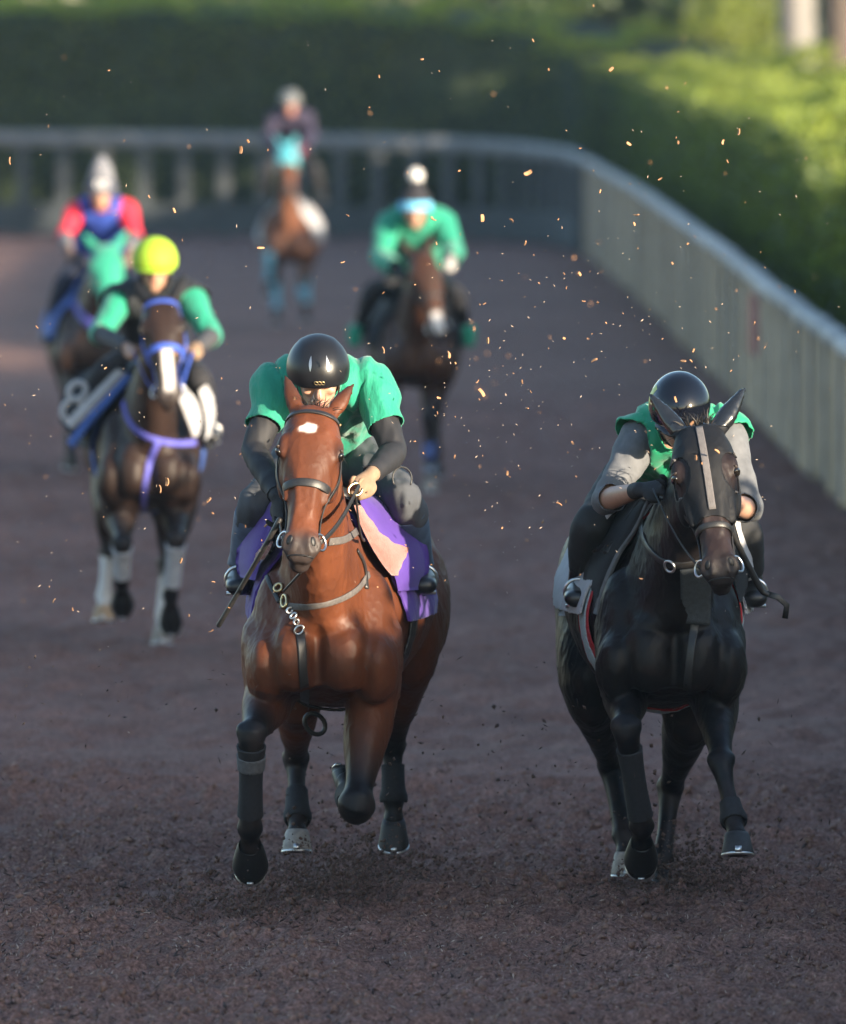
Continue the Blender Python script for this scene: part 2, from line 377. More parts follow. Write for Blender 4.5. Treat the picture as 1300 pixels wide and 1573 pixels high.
def horse(label, d0, cx, rcx, poll, muz, legs, colour, hooves, vox, roll=0.0, ears=((-.35, .25), (.35, .25)), earlen=.17, drop=0.0, group='racehorses galloping on the track', mane_n=120, scale_w=1.0):
    xf = at(cx, 900, d0 + .15).x; xr = at(rcx, 900, d0 + 1.4).x
    root = thing('horse', label, 'horse', (xf, d0 + .6, 0), group)
    def xc(y): return xf + (xr - xf) * (y - .15) / 1.25
    mb = MB(); N = 28
    T = catmull([list(r) for r in TRUNK], 4); rings = []
    for y, zc, hw, up, dn, nar in T:
        o = []
        for j in range(N):
            a = 2 * math.pi * j / N; s, c = math.sin(a), math.cos(a)
            h = up if c > 0 else dn
            x = hw * scale_w * s * (1 - nar * max(0, c) ** 1.5)
            o.append(V(xc(y) + x, d0 + y, zc + drop + c * h))
        rings.append(o)
    mb.grid(rings)
    # neck
    pl, mz = Vector(poll), Vector(muz)
    nb = V(xc(.30), d0 + .30, 1.17 + drop); nc = V(xc(.1) * .6 + pl.x * .4, d0 + .02, 1.40 + drop)
    ax = (mz - pl); HL = ax.length; ax.normalize()
    lat = V(1, 0, roll); lat = (lat - ax * lat.dot(ax)).normalized(); fr = -lat.cross(ax)
    nt_ = pl - fr * .10 + ax * .06
    tube(mb, [nb, nb.lerp(nc, .55), nc, nc.lerp(nt_, .6), nt_, nt_ - (nc - nt_) * .1], [(.17, .37), (.145, .30), (.118, .235), (.096, .175), (.085, .13), (.06, .09)], seg=22, per=4)
    # head
    rings = []
    for u, hw, f_, b_ in catmull([list(r) for r in HEADROWS], 3):
        c = pl + ax * (u * HL); o = []
        for j in range(24):
            a = 2 * math.pi * j / 24; s, co = math.sin(a), math.cos(a)
            e = 2 / 2.6
            sx = math.copysign(abs(s) ** e, s); cc = math.copysign(abs(co) ** e, co)
            wid = hw * (1 - .28 * max(0, -cc) - .10 * max(0, cc))
            o.append(c + lat * sx * wid + fr * (cc * (f_ if cc > 0 else b_)))
        rings.append(o)
    mb.grid(rings)
    HM = Matrix((lat, fr, ax)).transposed()
    def hp(u, x, f_): return pl + ax * (u * HL) + lat * x + fr * f_
    for s in (-1, 1):
        blob(mb, hp(.265, s * .096, .044), (.025, .027, .050), HM)          # brow bone
        blob(mb, hp(.36, s * .080, -.06), (.034, .085, .105), HM)           # cheek
        tube(mb, [hp(.86, s * .030, .040), hp(.88, s * .052, .034), hp(.93, s * .062, .016), hp(.965, s * .050, .014), hp(.975, s * .034, .026)], [.010, .012, .013, .012, .010], per=3, seg=10)   # nostril rim
        tube(mb, [hp(.86, s * .030, .040), hp(.91, s * .024, .042), hp(.97, s * .030, .030)], [.010, .011, .010], per=3, seg=10)
        blob(mb, hp(.47, s * .074, .020), (.013, .016, .10), HM)             # facial crest
        tube(mb, [hp(.16, s * .050, .066), hp(.45, s * .034, .060), hp(.72, s * .024, .041)], [.022, .016, .013], per=3, seg=10)  # nasal bone
    blob(mb, hp(.99, 0, -.052), (.040, .034, .036), HM)                    # chin
    blob(mb, hp(.955, 0, .004), (.046, .034, .036), HM)
    # ears
    for s, (ox, oy) in zip((-1, 1), ears):
        b0 = hp(-.015, s * .058, .0)
        d = (-ax * 1.0 + lat * ox + fr * oy).normalized()
        sl_ = lat * 1.0 - d * lat.dot(d)
        tube(mb, [b0 - d * .03, b0 + d * .02, b0 + d * earlen * .42, b0 + d * earlen * .78, b0 + d * earlen],
             [(.024, .024), (.029, .022), (.030, .017), (.017, .011), (.004, .004)], seg=14, per=4, hint=sl_)
    # muscles of chest, shoulder, quarters
    for s in (-1, 1):
        blob(mb, (xc(.02) + s * .092, d0 + .015, .985 + drop), (.096, .085, .15))
        blob(mb, (xc(.22) + s * .172, d0 + .20, 1.04 + drop), (.085, .15, .27), Matrix.Rotation(R(-22), 3, 'X'))
        blob(mb, (xc(.14) + s * .20, d0 + .10, .93 + drop), (.085, .13, .14))
        blob(mb, (xc(1.42) + s * .20, d0 + 1.42, 1.10 + drop), (.135, .25, .30))
    bones = []; L4 = []
    for li, lg in enumerate(legs):
        hind = lg['hind']; th = R(lg['th']); fwd = V(0, -math.cos(th), math.sin(th)); dn = V(0, -math.sin(th), -math.cos(th))
        p0, p1, p2, f = [Vector(q) for q in lg['j']]
        dx = lg.get('dx', 0)
        pd = (fwd * .5 + dn * .85 + V(dx, 0, 0)).normalized(); cor = f + pd * .085
        q = .9 if not hind else .94
        q *= lg.get('k', 1.0)
        if not hind:
            e1, e2 = p1.lerp(p2, .45), p1.lerp(p2, .84); c1, c2, c3 = p2.lerp(f, .2), p2.lerp(f, .5), p2.lerp(f, .82)
            tube(mb, [p0, p0.lerp(p1, .55), p1], [(.115, .17), (.108, .165), (.095, .14)], per=3)
            tube(mb, [p1, e1, e2, p2, c1, c2, c3, f, f.lerp(cor, .55), cor],
                 [(.096, .14), (.076 * q, .098 * q), (.048 * q, .056 * q), (.053 * q * lg.get('kn', 1), .056 * q * lg.get('kn', 1)), (.041 * q, .047 * q), (.034 * q, .042 * q), (.038 * q, .046 * q), (.044 * q, .05 * q), (.035 * q, .038 * q), (.044 * q, .046 * q)], per=4)
        else:
            e1, e2 = p1.lerp(p2, .42), p1.lerp(p2, .82); c1, c2, c3 = p2.lerp(f, .2), p2.lerp(f, .5), p2.lerp(f, .82)
            tube(mb, [p0, p0.lerp(p1, .55), p1, p1.lerp(p2, .2)], [(.15, .25), (.145, .23), (.115, .17), (.095, .13)], per=3)
            tube(mb, [p1, e1, e2, p2, c1, c2, c3, f, f.lerp(cor, .55), cor],
                 [(.11, .15), (.078, .105), (.050 * q, .062 * q), (.054 * q, .070 * q), (.042 * q, .054 * q), (.037 * q, .046 * q), (.04 * q, .048 * q), (.046 * q, .052 * q), (.036 * q, .04 * q), (.046 * q, .048 * q)], per=4)
        cdir = (f - p2).normalized(); bk_ = V(0, 1, 0) - cdir * cdir.y
        if bk_.length > .2:
            bk_.normalize(); tube(mb, [p2.lerp(f, .1) + bk_ * .045 * q, p2.lerp(f, .5) + bk_ * .046 * q, p2.lerp(f, .92) + bk_ * .044 * q], [.016 * q, .015 * q, .018 * q], per=3, seg=8)
            blob(mb, f + bk_ * .045 * q, (.026 * q, .026 * q, .03 * q))
            for sx_ in (-1, 1): blob(mb, p2 + V(sx_ * .036 * q, 0, .012), (.024 * q, .03 * q, .034 * q)); blob(mb, f + V(sx_ * .030 * q, 0, 0), (.020 * q, .03 * q, .028 * q))
        chain = [p0, p1, p2, f, cor]; rad = [.12, .09, .05, .042, .042]
        for i in range(4): bones.append((chain[i], chain[i + 1], rad[i], rad[i + 1], li, i, i + 1))
        L4.append(dict(chain=chain, cor=cor, fwd=fwd, dn=dn, f=f))
    me = fuse(mb, vox, 3)
    v = verts_of(me); dist, key, par = seg_classify(v, bones)
    rel = v - np.array(pl); hu = rel @ np.array(ax) / HL; hx = rel @ np.array(lat); hf = rel @ np.array(fr)
    onh = (hu > -.45) & (hu < 1.1) & (np.abs(hx) < .19) & (hf > -.19)
    wg = np.where(onh, 0, 1.0) * np.where(dist < .03, np.clip(1.6 - par, 0, 1), 1)
    if vox < .01: wg = np.maximum(wg, .04)
    relax(me, wg, int(30 * (.0078 / vox) ** 1.6))
    if vox < .012:
        v = verts_of(me); nn = norms_of(me); ly = v[:, 1] - d0; lx = v[:, 0] - np.array([xc(q) for q in ly]); lz = v[:, 2] - drop; ax_ = np.abs(lx)
        G = lambda q, c, w_: np.exp(-((q - c) / w_) ** 2)
        front = np.clip(-nn[:, 1], 0, 1) * (ly < .35) * (~onh)
        dsp = front * (-.022 * G(lx, 0, .022) * sstep(1.16, 1.02, lz) * sstep(.72, .80, lz) + .010 * G(ax_, .085, .05) * G(lz, .92, .09) - .014 * G(ax_, .172, .020) * sstep(1.18, 1.05, lz) * sstep(.78, .9, lz)
              + .014 * G(ax_, .225, .035) * G(lz, 1.0, .07) - .010 * G(lz, 1.055 + .25 * ax_, .018) * (ax_ < .17))
        dsp += np.clip(nn[:, 0] * np.sign(lx), 0, 1) * (-.014 * G(ly - .35 * (1.1 - lz), .34, .03) + .010 * G(ly - .35 * (1.1 - lz), .24, .05)) * (lz > .8) * (ly > .05)
        nv = np.zeros(len(v))
        for k_ in range(len(v)):
            x_, y_, z_ = v[k_]
            a_ = noise.noise((x_ * 7 + 3, y_ * 7, z_ * 2.6)); b_ = noise.noise((x_ * 15, y_ * 15 + 9, z_ * 7)); c_ = noise.noise((x_ * 34, y_ * 34, z_ * 14 + 5))
            nv[k_] = .0075 * a_ + .0045 * b_ + .0034 * max(0., 1 - abs(c_) * 6)
        low = np.where(dist < .03, np.clip(2.2 - par, .25, 1), 1.0)
        dsp = dsp + nv * np.where(onh, .5, 1.0) * low
        me.vertices.foreach_set('co', (v + nn * dsp[:, None]).astype(np.float32).ravel()); me.update(); relax(me, np.where(onh, .0, .5), 2)
    v = verts_of(me); dist, key, par = seg_classify(v, bones)
    rel = v - np.array(pl); hu = rel @ np.array(ax) / HL; hx = rel @ np.array(lat); hf = rel @ np.array(fr)
    onhead = (hu > -.45) & (hu < 1.1) & (np.abs(hx) < .19) & (hf > -.24) & (v[:, 1] < d0 + .25)
    info = dict(v=v, dist=dist, leg=key, par=par, hu=hu, hx=hx, hf=hf, head=onhead, d0=d0, y=v[:, 1] - d0, x=v[:, 0] - np.array([xc(q) for q in (v[:, 1] - d0)]), z=v[:, 2] - drop)
    ho = dict(root=root, me=me, info=info, L4=L4, hp=hp, ax=ax, lat=lat, fr=fr, xc=xc, d0=d0, drop=drop, HL=HL, HM=HM)
    paint(me, colour(info)); ho['bvh'] = bvh_of(me)
    ho['body'] = obj('body', me.copy(), coat, root)
    # eyes, nostrils
    def onface(u, x, outx, off=0.0, fb=.04):
        o_ = hp(u, x, 0) + fr * .3 + lat * outx * .3; dr = (hp(u, x, fb) - o_).normalized()
        h, n_, _, _ = ho['bvh'].ray_cast(o_, dr)
        return (h + n_ * off, n_) if h is not None else (hp(u, x, fb), fr)
    for s in (-1, 1):
        h, n_ = onface(.315, s * .103, s * .75, -.003, .03); sd = n_.cross(ax).normalized(); M_ = Matrix((n_, sd, n_.cross(sd))).transposed()
        e = MB(); blob(e, h, (.012, .024, .017), M_); obj('eye', e, eyem, root)
        e = MB(); blob(e, h - ax * .016 + n_ * .001, (.011, .028, .008), M_); obj('eyelid', e, lidm, root)
        h, n_ = onface(.912, s * .043, s * .45, -.001); sd = n_.cross(ax).normalized(); up_ = n_.cross(sd); M_ = Matrix((n_, sd, up_)).transposed() @ Matrix.Rotation(s * R(25), 3, 'X')
        e = MB(); blob(e, h, (.006, .012, .019), M_); obj('nostril', e, rubber, root)
    e = MB(); P = []; ml = hp(1.0, 0, 0)
    for x in np.linspace(-.04, .04, 11):
        h, n_ = onface(1.0, x, x * 6, .0005, -.012)
        if (h - ml).length < .075: P.append(h)
    tube(e, P, [.0035] * len(P), per=1, seg=6); obj('mouth', e, rubber, root)
    # hooves and shoes
    for i, l in enumerate(L4):
        hm = MB(); c, fwd, dn = l['cor'], l['fwd'], l['dn']; rings = []; sdv = V(1, 0, 0)
        for t, (r1, r2) in zip((-.012, .0, .04, .072, .078), ((.040, .042), (.046, .049), (.053, .058), (.060, .066), (.058, .064))):
            cc = c + dn * t + fwd * (.02 + .5 * t); rings.append([cc + sdv * math.cos(a) * r1 + fwd * math.sin(a) * r2 * (1.0 if math.sin(a) > 0 else .8) for a in np.linspace(0, 2 * math.pi, 20, endpoint=False)])
        hm.grid(rings)
        hob = obj('hoof', hm, hooves[i], root)
        sc = c + dn * .081 + fwd * .06; sh = MB()
        pts = [sc + sdv * math.cos(a) * .054 + fwd * math.sin(a) * .060 for a in np.linspace(R(-50), R(230), 18)]
        P, Nn = pts, [dn] * len(pts); ribbon(sh, P, Nn, .020, .009)
        sh.box(sc + fwd * .062 - dn * .012, (.012, .004, .012), Matrix((sdv, fwd, -dn)).transposed())
        obj('horseshoe', sh, metal, hob)
    # mane, forelock, tail
    if mane_n:
        mn = MB(); rts, drs = [], []
        for t in np.linspace(.32, .95, 14):
            a = (pl - fr * .06).lerp(V(xc(.35), d0 + .35, 1.48 + drop), t)
            h, n, _, _ = ho['bvh'].find_nearest(a + V(0, .05, .3))
            rts.append(h); drs.append(V(-.4, .85, .2))
        strands(mn, rts, drs, .15, .007, mane_n, droop=.9, jit=.3)
        obj('mane', mn, hairblack, root, kind='stuff')
    tl = MB(); tb = V(xc(1.74), d0 + 1.70, 1.27 + drop)
    strands(tl, [tb], [V(.0, .8, .05)], .70, .016, 260, droop=1.6, jit=.07, segs=8); obj('tail', tl, hairblack, root, kind='stuff')
    return ho

def bay(base, dark, legstart=1.55, soft=.5, muzzle=(.035, .026, .024), star=None, blaze=None, socks=(), darkbody=0.0):
    base, dark = np.array(base), np.array(dark)
    def f(i):
        n = len(i['v']); c = np.tile(base, (n, 1))
        nz = np.array([noise.noise(Vector(p) * 5) for p in i['v']])
        nz2 = np.array([noise.noise(Vector((p[0] * 13, p[1] * 13, p[2] * 6))) for p in i['v']]); c *= (1 + .24 * nz + .20 * nz2)[:, None]
        near = i['dist'] < .05
        k = sstep(legstart, legstart + soft, i['par']) * near
        c = c * (1 - k[:, None]) + dark * k[:, None]
        h = i['head']
        k = sstep(.80, .93, i['hu']) * h
        c = c * (1 - k[:, None]) + np.array(muzzle) * k[:, None]
        k = sstep(-.06, -.2, i['hu']) * h * (i['hf'] > -.05) * .55                      # dark ear tips
        c = c * (1 - k[:, None]) + dark * k[:, None]
        k = np.exp(-((i['hu'] - .29) ** 2 / .006 + (np.abs(i['hx']) - .112) ** 2 / .0006)) * h * .7
        c = c * (1 - k[:, None]) + dark * k[:, None]
        dz = np.array([noise.noise(Vector(p) * 11) + .6 * noise.noise(Vector(p) * 31) for p in i['v']])
        k = sstep(.15, .8, dz + .35 * sstep(1.2, 3.5, i['par']) * near + .25 * sstep(1.0, .7, i['z'])) * .24 * (i['z'] < .95)
        c = c * (1 - k[:, None]) + np.array((.052, .034, .028)) * k[:, None]
        if star:
            u0, x0, ru, rx = star
            wob = .55 * np.array([noise.noise(Vector(p) * 42) for p in i['v']])
            k = sstep(1.25, .75, np.sqrt(((i['hu'] - u0) / ru) ** 2 + ((i['hx'] - x0) / rx) ** 2) + wob) * h * (i['hf'] > 0)
            c = c * (1 - k[:, None]) + np.array((.48, .44, .41)) * k[:, None]
        if blaze:
            u0, u1, x0, hw = blaze
            k = sstep(u0 - .04, u0 + .02, i['hu']) * sstep(u1 + .04, u1 - .02, i['hu']) * sstep(hw * 1.3, hw * .7, np.abs(i['hx'] - x0)) * h * (i['hf'] > -.02)
            c = c * (1 - k[:, None]) + np.array((.62, .58, .55)) * k[:, None]
        for lg, s0 in socks:
            k = sstep(s0 - .06, s0 + .06, i['par']) * near * (i['leg'] == lg)
            c = c * (1 - k[:, None]) + np.array((.50, .48, .46)) * k[:, None]
        return np.clip(c, .004, .9)
    return f
def ringstrap(ho, u0, u1, a0, a1, width, thick=.006, n=26, lift=.003, bl=None):
    """strap round the head between angles (0 = front of face, + = image right)"""
    P, N = [], []; bl = bl or ho['bvh']
    for k in range(n + 1):
        t = k / n; a = a0 + (a1 - a0) * t; e = math.sin(math.pi * t)
        u = u0 + (u1 - u0) * (1 - e)
        c = ho['hp'](u, 0, -.03); d = ho['lat'] * math.sin(a) + ho['fr'] * math.cos(a)
        h, nn, _, _ = bl.ray_cast(c + d * .22, -d)
        if h is None: continue
        P.append(h + nn * (lift + thick / 2)); N.append(nn)
    mb = MB(); ribbon(mb, P, N, width, thick); return mb, P
def wrap(ho, leg, s0, s1, m, off=.008, name='leg_wrap', label=None, nz=0.0):
    i = ho['info']
    near = (i['dist'] < .03) & (i['leg'] == leg)
    f = np.where(near, np.minimum(i['par'] - s0, s1 - i['par']) * .3, -.3)
    return obj(name, shell(ho['me'], f, off, nz, 25, .008), m, ho['root'], label)
def bell(ho, leg, m, k=1.0):
    l = ho['L4'][leg]; c, fwd, dn = l['cor'], l['fwd'], l['dn']; mb = MB(); rings = []
    for t, r in ((-.030, .043), (-.012, .050), (.02, .058), (.055, .066), (.066, .067), (.066, .063), (.02, .052)):
        cc = c + dn * t * k + fwd * (.02 + .45 * t)
        rings.append([cc + V(1, 0, 0) * math.cos(a) * r * k + fwd * math.sin(a) * r * k for a in np.linspace(0, 2 * math.pi, 20, endpoint=False)])
    mb.grid(rings, cap=False); return obj('bell_boot', mb, m, ho['root'])
def cloth_over_back(ho, y0, y1, z0, m, name, off=.018, slant=.0, nz=.004, label=None, zslant=0.0, thick=.01, flare=.0):
    i = ho['info']
    yy = i['y'] - slant * (1.45 - i['z'])
    zb = z0 + zslant * (i['y'] - y0)
    f = np.minimum(np.minimum(yy - y0, y1 - yy), i['z'] - zb)
    f = np.where((np.abs(i['x']) < .45), f, -1); f = np.where((i['leg'] >= 0) & (i['dist'] < -.02) & (i['par'] > 1.3), -1, f)
    o = np.full(len(f), off) + flare * np.clip((1.25 - i['z']) / .4, 0, 1)
    return obj(name, shell(ho['me'], f, o, nz, 8, thick), m, ho['root'], label)

# ------------------------------------------------------------------ rider
def hand(mb, wrist, d, pn, side, curl=1.0, k=1.0):
    """palm from the wrist along d, palm facing pn, five fingers bent round what is held"""
    d = Vector(d).normalized(); pn = Vector(pn); pn = (pn - d * pn.dot(d)).normalized(); s = d.cross(pn) * side
    w0 = Vector(wrist)
    tube(mb, [w0 - d * .02, w0 + d * .02, w0 + d * .055, w0 + d * .085], [(.026 * k, .02 * k), (.036 * k, .019 * k), (.041 * k, .017 * k), (.038 * k, .013 * k)], hint=s, per=2, seg=12)
    for q, (off, ln) in enumerate(((.029, .062), (.010, .070), (-.010, .066), (-.028, .052))):
        p = w0 + d * .082 + s * off * k; dd = d.copy(); P = [p - d * .012]
        for sgm in range(4):
            P.append(p.copy()); a = R((28, 48, 44, 20)[sgm]) * curl
            dd = (dd * math.cos(a) + pn * math.sin(a)).normalized(); pn2 = pn
            p = p + dd * ln * (.36, .28, .22, .14)[sgm]; pn = (pn - dd * pn.dot(dd)).normalized() if (pn - dd * pn.dot(dd)).length > .2 else pn
        P.append(p); pn = Vector(pn2); pn = (pn - d * pn.dot(d)).normalized()
        tube(mb, P, [.0098, .0098, .0092, .0086, .0078, .006], hint=s, per=2, seg=8)
    t0 = w0 + d * .028 + s * .030 * k
    tube(mb, [t0 - s * .01, t0 + s * .016 + d * .012 + pn * .006, t0 + s * .018 + d * .036 + pn * .02, t0 + s * .006 + d * .056 + pn * .032], [.014, .0125, .011, .008], per=2, seg=8)

SKIN = np.array((.42, .24, .165))
def rider(label, J, fwd, vox, group='riders galloping their horses', hands=(None, None), skin=SKIN):
    """J: hd head centre, nk, sh(2), el(2), wr(2), pv pelvis, hip(2), kn(2), an(2), toe(2); index 0 = image left"""
    J = {k: ([Vector(q) for q in x] if isinstance(x, (list, tuple)) and not isinstance(x, Vector) else Vector(x)) for k, x in J.items()}
    root = thing('person', label, 'person', (J['pv'].x, J['pv'].y, J['an'][0].z), group)
    fw = Vector(fwd).normalized(); hc = J['hd']
    lt = V(1, 0, 0); lt = (lt - fw * lt.dot(fw)).normalized(); up = lt.cross(fw) * -1
    if up.z < 0: up = -up
    mb = MB(); HM = Matrix((lt, fw, up)).transposed()
    def hp(x, f, u): return hc + lt * x + fw * f + up * u
    tube(mb, [hp(0, .052, -.112), hp(0, .040, -.085), hp(0, .018, -.045), hp(0, .002, .0), hp(0, -.006, .05), hp(0, -.006, .10)],
         [(.030, .030), (.052, .055), (.066, .078), (.073, .094), (.073, .095), (.052, .066)], hint=lt, per=3, seg=20)
    tube(mb, [hp(0, .088, .014), hp(0, .102, -.012), hp(0, .108, -.030), hp(0, .090, -.040)], [.009, .012, .016, .012], hint=lt, per=3, seg=10)
    blob(mb, hp(0, .085, -.068), (.024, .012, .010), HM); blob(mb, hp(0, .080, .030), (.052, .014, .010), HM)
    for s in (-1, 1):
        blob(mb, hp(s * .074, -.012, -.012), (.010, .020, .032), HM); blob(mb, hp(s * .042, .072, -.022), (.022, .016, .016), HM)
    ns = (J['sh'][0] + J['sh'][1]) / 2; pv = J['pv']
    ndir = (ns - pv).normalized()
    bk = V(0, .3, .8)
    wst = pv.lerp(ns, .38) + bk * .035; ch = pv.lerp(ns, .75) + bk * .03
    tube(mb, [pv - ndir * .05, pv, wst, ch, ns, ns + ndir * .06], [(.13, .10), (.165, .12), (.145, .105), (.172, .118), (.145, .095), (.07, .06)], per=4, seg=22)
    tube(mb, [ns - ndir * .02, ns.lerp(hc, .5), hp(0, -.02, -.05)], [.066, .056, .056], per=3)
    bones = [(pv, wst, .15, .13, 0, 0, .4), (wst, ns + ndir * .03, .13, .12, 0, .4, 1.0), (ns + ndir * .05, hp(0, -.01, -.06), .058, .055, 1, 0, 1), (hp(0, .0, -.06), hp(0, 0, .08), .08, .08, 2, 0, 1)]
    for i, s in ((0, -1), (1, 1)):
        sh, el, wr = J['sh'][i], J['el'][i], J['wr'][i]
        tube(mb, [ns.lerp(sh, .35), sh, sh.lerp(el, .4), sh.lerp(el, .85), el, el.lerp(wr, .25), el.lerp(wr, .7), wr], [.085, .070, .054, .044, .041, .042, .033, .026], per=4, seg=16)
        hd = hands[i] or dict(d=(wr - el), pn=(0, .3, -.9), curl=1)
        hand(mb, wr, hd['d'], hd['pn'], hd.get('side', s), hd.get('curl', 1), .86)
        hv = Vector(hd['d']).normalized()
        bones += [(sh, el, .06, .042, 10 + i, 0, 1), (el, wr, .042, .027, 10 + i, 1, 2), (wr, wr + hv * .14, .03, .03, 10 + i, 2, 3)]
        hip, kn, an, toe = J['hip'][i], J['kn'][i], J['an'][i], J['toe'][i]
        tube(mb, [pv.lerp(hip, .6), hip, hip.lerp(kn, .4), hip.lerp(kn, .85), kn, kn.lerp(an, .3), kn.lerp(an, .75), an], [.12, .105, .082, .056, .052, .056, .042, .038], per=4, seg=16)
        fd = (toe - an).normalized()
        tube(mb, [an - fd * .06 - V(0, 0, .02), an + V(0, 0, -.025), an.lerp(toe, .55) + V(0, 0, -.015), toe], [(.034, .032), (.038, .045), (.043, .032), (.034, .020)], per=3, seg=14)
        bones += [(hip, kn, .10, .06, 20 + i, 0, 1), (kn, an, .058, .038, 20 + i, 1, 2), (an - fd * .04, toe, .04, .03, 20 + i, 2, 3)]
    me = fuse(mb, vox, 3 if vox < .01 else 3)
    v = verts_of(me); dist, key, par = seg_classify(v, bones)
    rel = v - np.array(hc); x, f_, u_ = rel @ np.array(lt), rel @ np.array(fw), rel @ np.array(up)
    c = np.tile(skin, (len(v), 1))
    isf = (key == 2) & (f_ > .03)
    k = (np.exp(-((u_ + .068) / .008) ** 2 - (x / .022) ** 4) * isf * .75)[:, None]; c = c * (1 - k) + np.array((.36, .13, .11)) * k
    k = (np.exp(-((u_ - .024) / .006) ** 2 - ((np.abs(x) - .033) / .018) ** 4) * isf * .8)[:, None]; c = c * (1 - k) + np.array((.03, .022, .02)) * k
    k = (np.exp(-(x / .018) ** 2 - ((u_ + .025) / .02) ** 2) * isf * .35)[:, None]; c = c * (1 - k) + np.array((.46, .2, .15)) * k
    paint(me, np.clip(c, 0, 1))
    for s in (-1, 1):
        e = MB(); blob(e, hp(s * .031, .079, .006), (.014, .006, .006), HM); obj('eye', e, eyem, root)
    obj('body', me.copy(), skinm, root)
    return dict(root=root, me=me, key=key, par=par, J=J, hp=hp, HM=HM, lt=lt, fw=fw, up=up, hc=hc, v=v, x=x, f=f_, u=u_)
def wear(r, name, m, torso=None, arm=None, leg=None, neck=None, off=.010, nz=.006, nscale=9, only=None, label=None, thick=.004, seed=0., arm_only=None):
    k, p = r['key'], r['par']; f = np.full(len(k), -.1)
    if torso: f = np.where(k == 0, np.minimum(p - torso[0], torso[1] - p) * .4, f)
    if neck: f = np.where(k == 1, (neck - p) * .1, f)
    for i in (0, 1):
        if only is not None and i != only: continue
        if arm: f = np.where(k == 10 + i, np.minimum(p - arm[0], arm[1] - p) * .25, f)
        if leg: f = np.where(k == 20 + i, np.minimum(p - leg[0], leg[1] - p) * .35, f)
    return obj(name, shell(r['me'], f, off, nz, nscale, thick, seed), m, r['root'], label)
def helmet(r, m, ax=(.112, .135, .118), dz=.028, low=108, name='helmet', peak=True, ridge=False, pm=None):
    mb = MB(); rings = []; HM = r['HM']; c = r['hc'] + r['up'] * dz - r['fw'] * .008; seg = 36
    def pt(th, a, k=1.0):
        s = math.sin(a)
        fl = low if s < .2 else low - 14 * ((s - .2) / .8)
        t = R(th * fl / 108)
        rid = 1.0
        p = Vector((ax[0] * math.sin(t) * math.cos(a), ax[1] * math.sin(t) * s, ax[2] * math.cos(t)))
        if ridge:
            q = abs(p.x) / ax[0]; rid = 1 + .018 * math.exp(-((q - .52) / .07) ** 2) * (1 if s > -.9 else 0) * math.sin(min(t, math.pi / 2))
        return c + HM @ (p * k * rid)
    for th in list(np.linspace(3, 108, 20)): rings.append([pt(th, a) for a in np.linspace(0, 2 * math.pi, seg, endpoint=False)])
    rings.append([pt(109, a, .985) for a in np.linspace(0, 2 * math.pi, seg, endpoint=False)])
    rings.append([pt(106, a, .92) for a in np.linspace(0, 2 * math.pi, seg, endpoint=False)])
    rings.append([pt(70, a, .92) for a in np.linspace(0, 2 * math.pi, seg, endpoint=False)])
    mb.grid(rings)
    o = obj(name, mb, m, r['root'])
    r['hpt'] = pt
    if peak:
        pk = MB(); up_, lo = [], []
        rows = []
        for q, ext in ((0, 0), (1, .022), (2, .04)):
            rows.append([pt(107, a) + r['fw'] * ext * math.sin(a) ** 2 - r['up'] * (.004 + ext * .25) for a in np.linspace(R(35), R(145), 15)])
        b = [[p - r['up'] * .005 for p in rw] for rw in rows]
        n = 15
        pk.v = [p for rw in rows for p in rw] + [p for rw in b for p in rw]
        for i in range(2):
            for j in range(n - 1):
                pk.f.append((i * n + j, (i + 1) * n + j, (i + 1) * n + j + 1, i * n + j + 1)); q = 3 * n
                pk.f.append((q + i * n + j, q + i * n + j + 1, q + (i + 1) * n + j + 1, q + (i + 1) * n + j))
        for j in range(n - 1): pk.f.append((2 * n + j, 5 * n + j, 5 * n + j + 1, 2 * n + j + 1))
        obj('peak', pk, pm or m, o)
    # chin strap
    cs = MB(); P, N = [], []
    for a in np.linspace(0, math.pi, 18):
        P.append(r['hp'](.080 * math.cos(a), .012 + .035 * math.sin(a), -.02 - .105 * math.sin(a) ** .8)); N.append(r['lt'] * math.cos(a) - r['up'] * math.sin(a))
    ribbon(cs, P, N, .016, .004); obj('chin_strap', cs, leather, o)
    return o

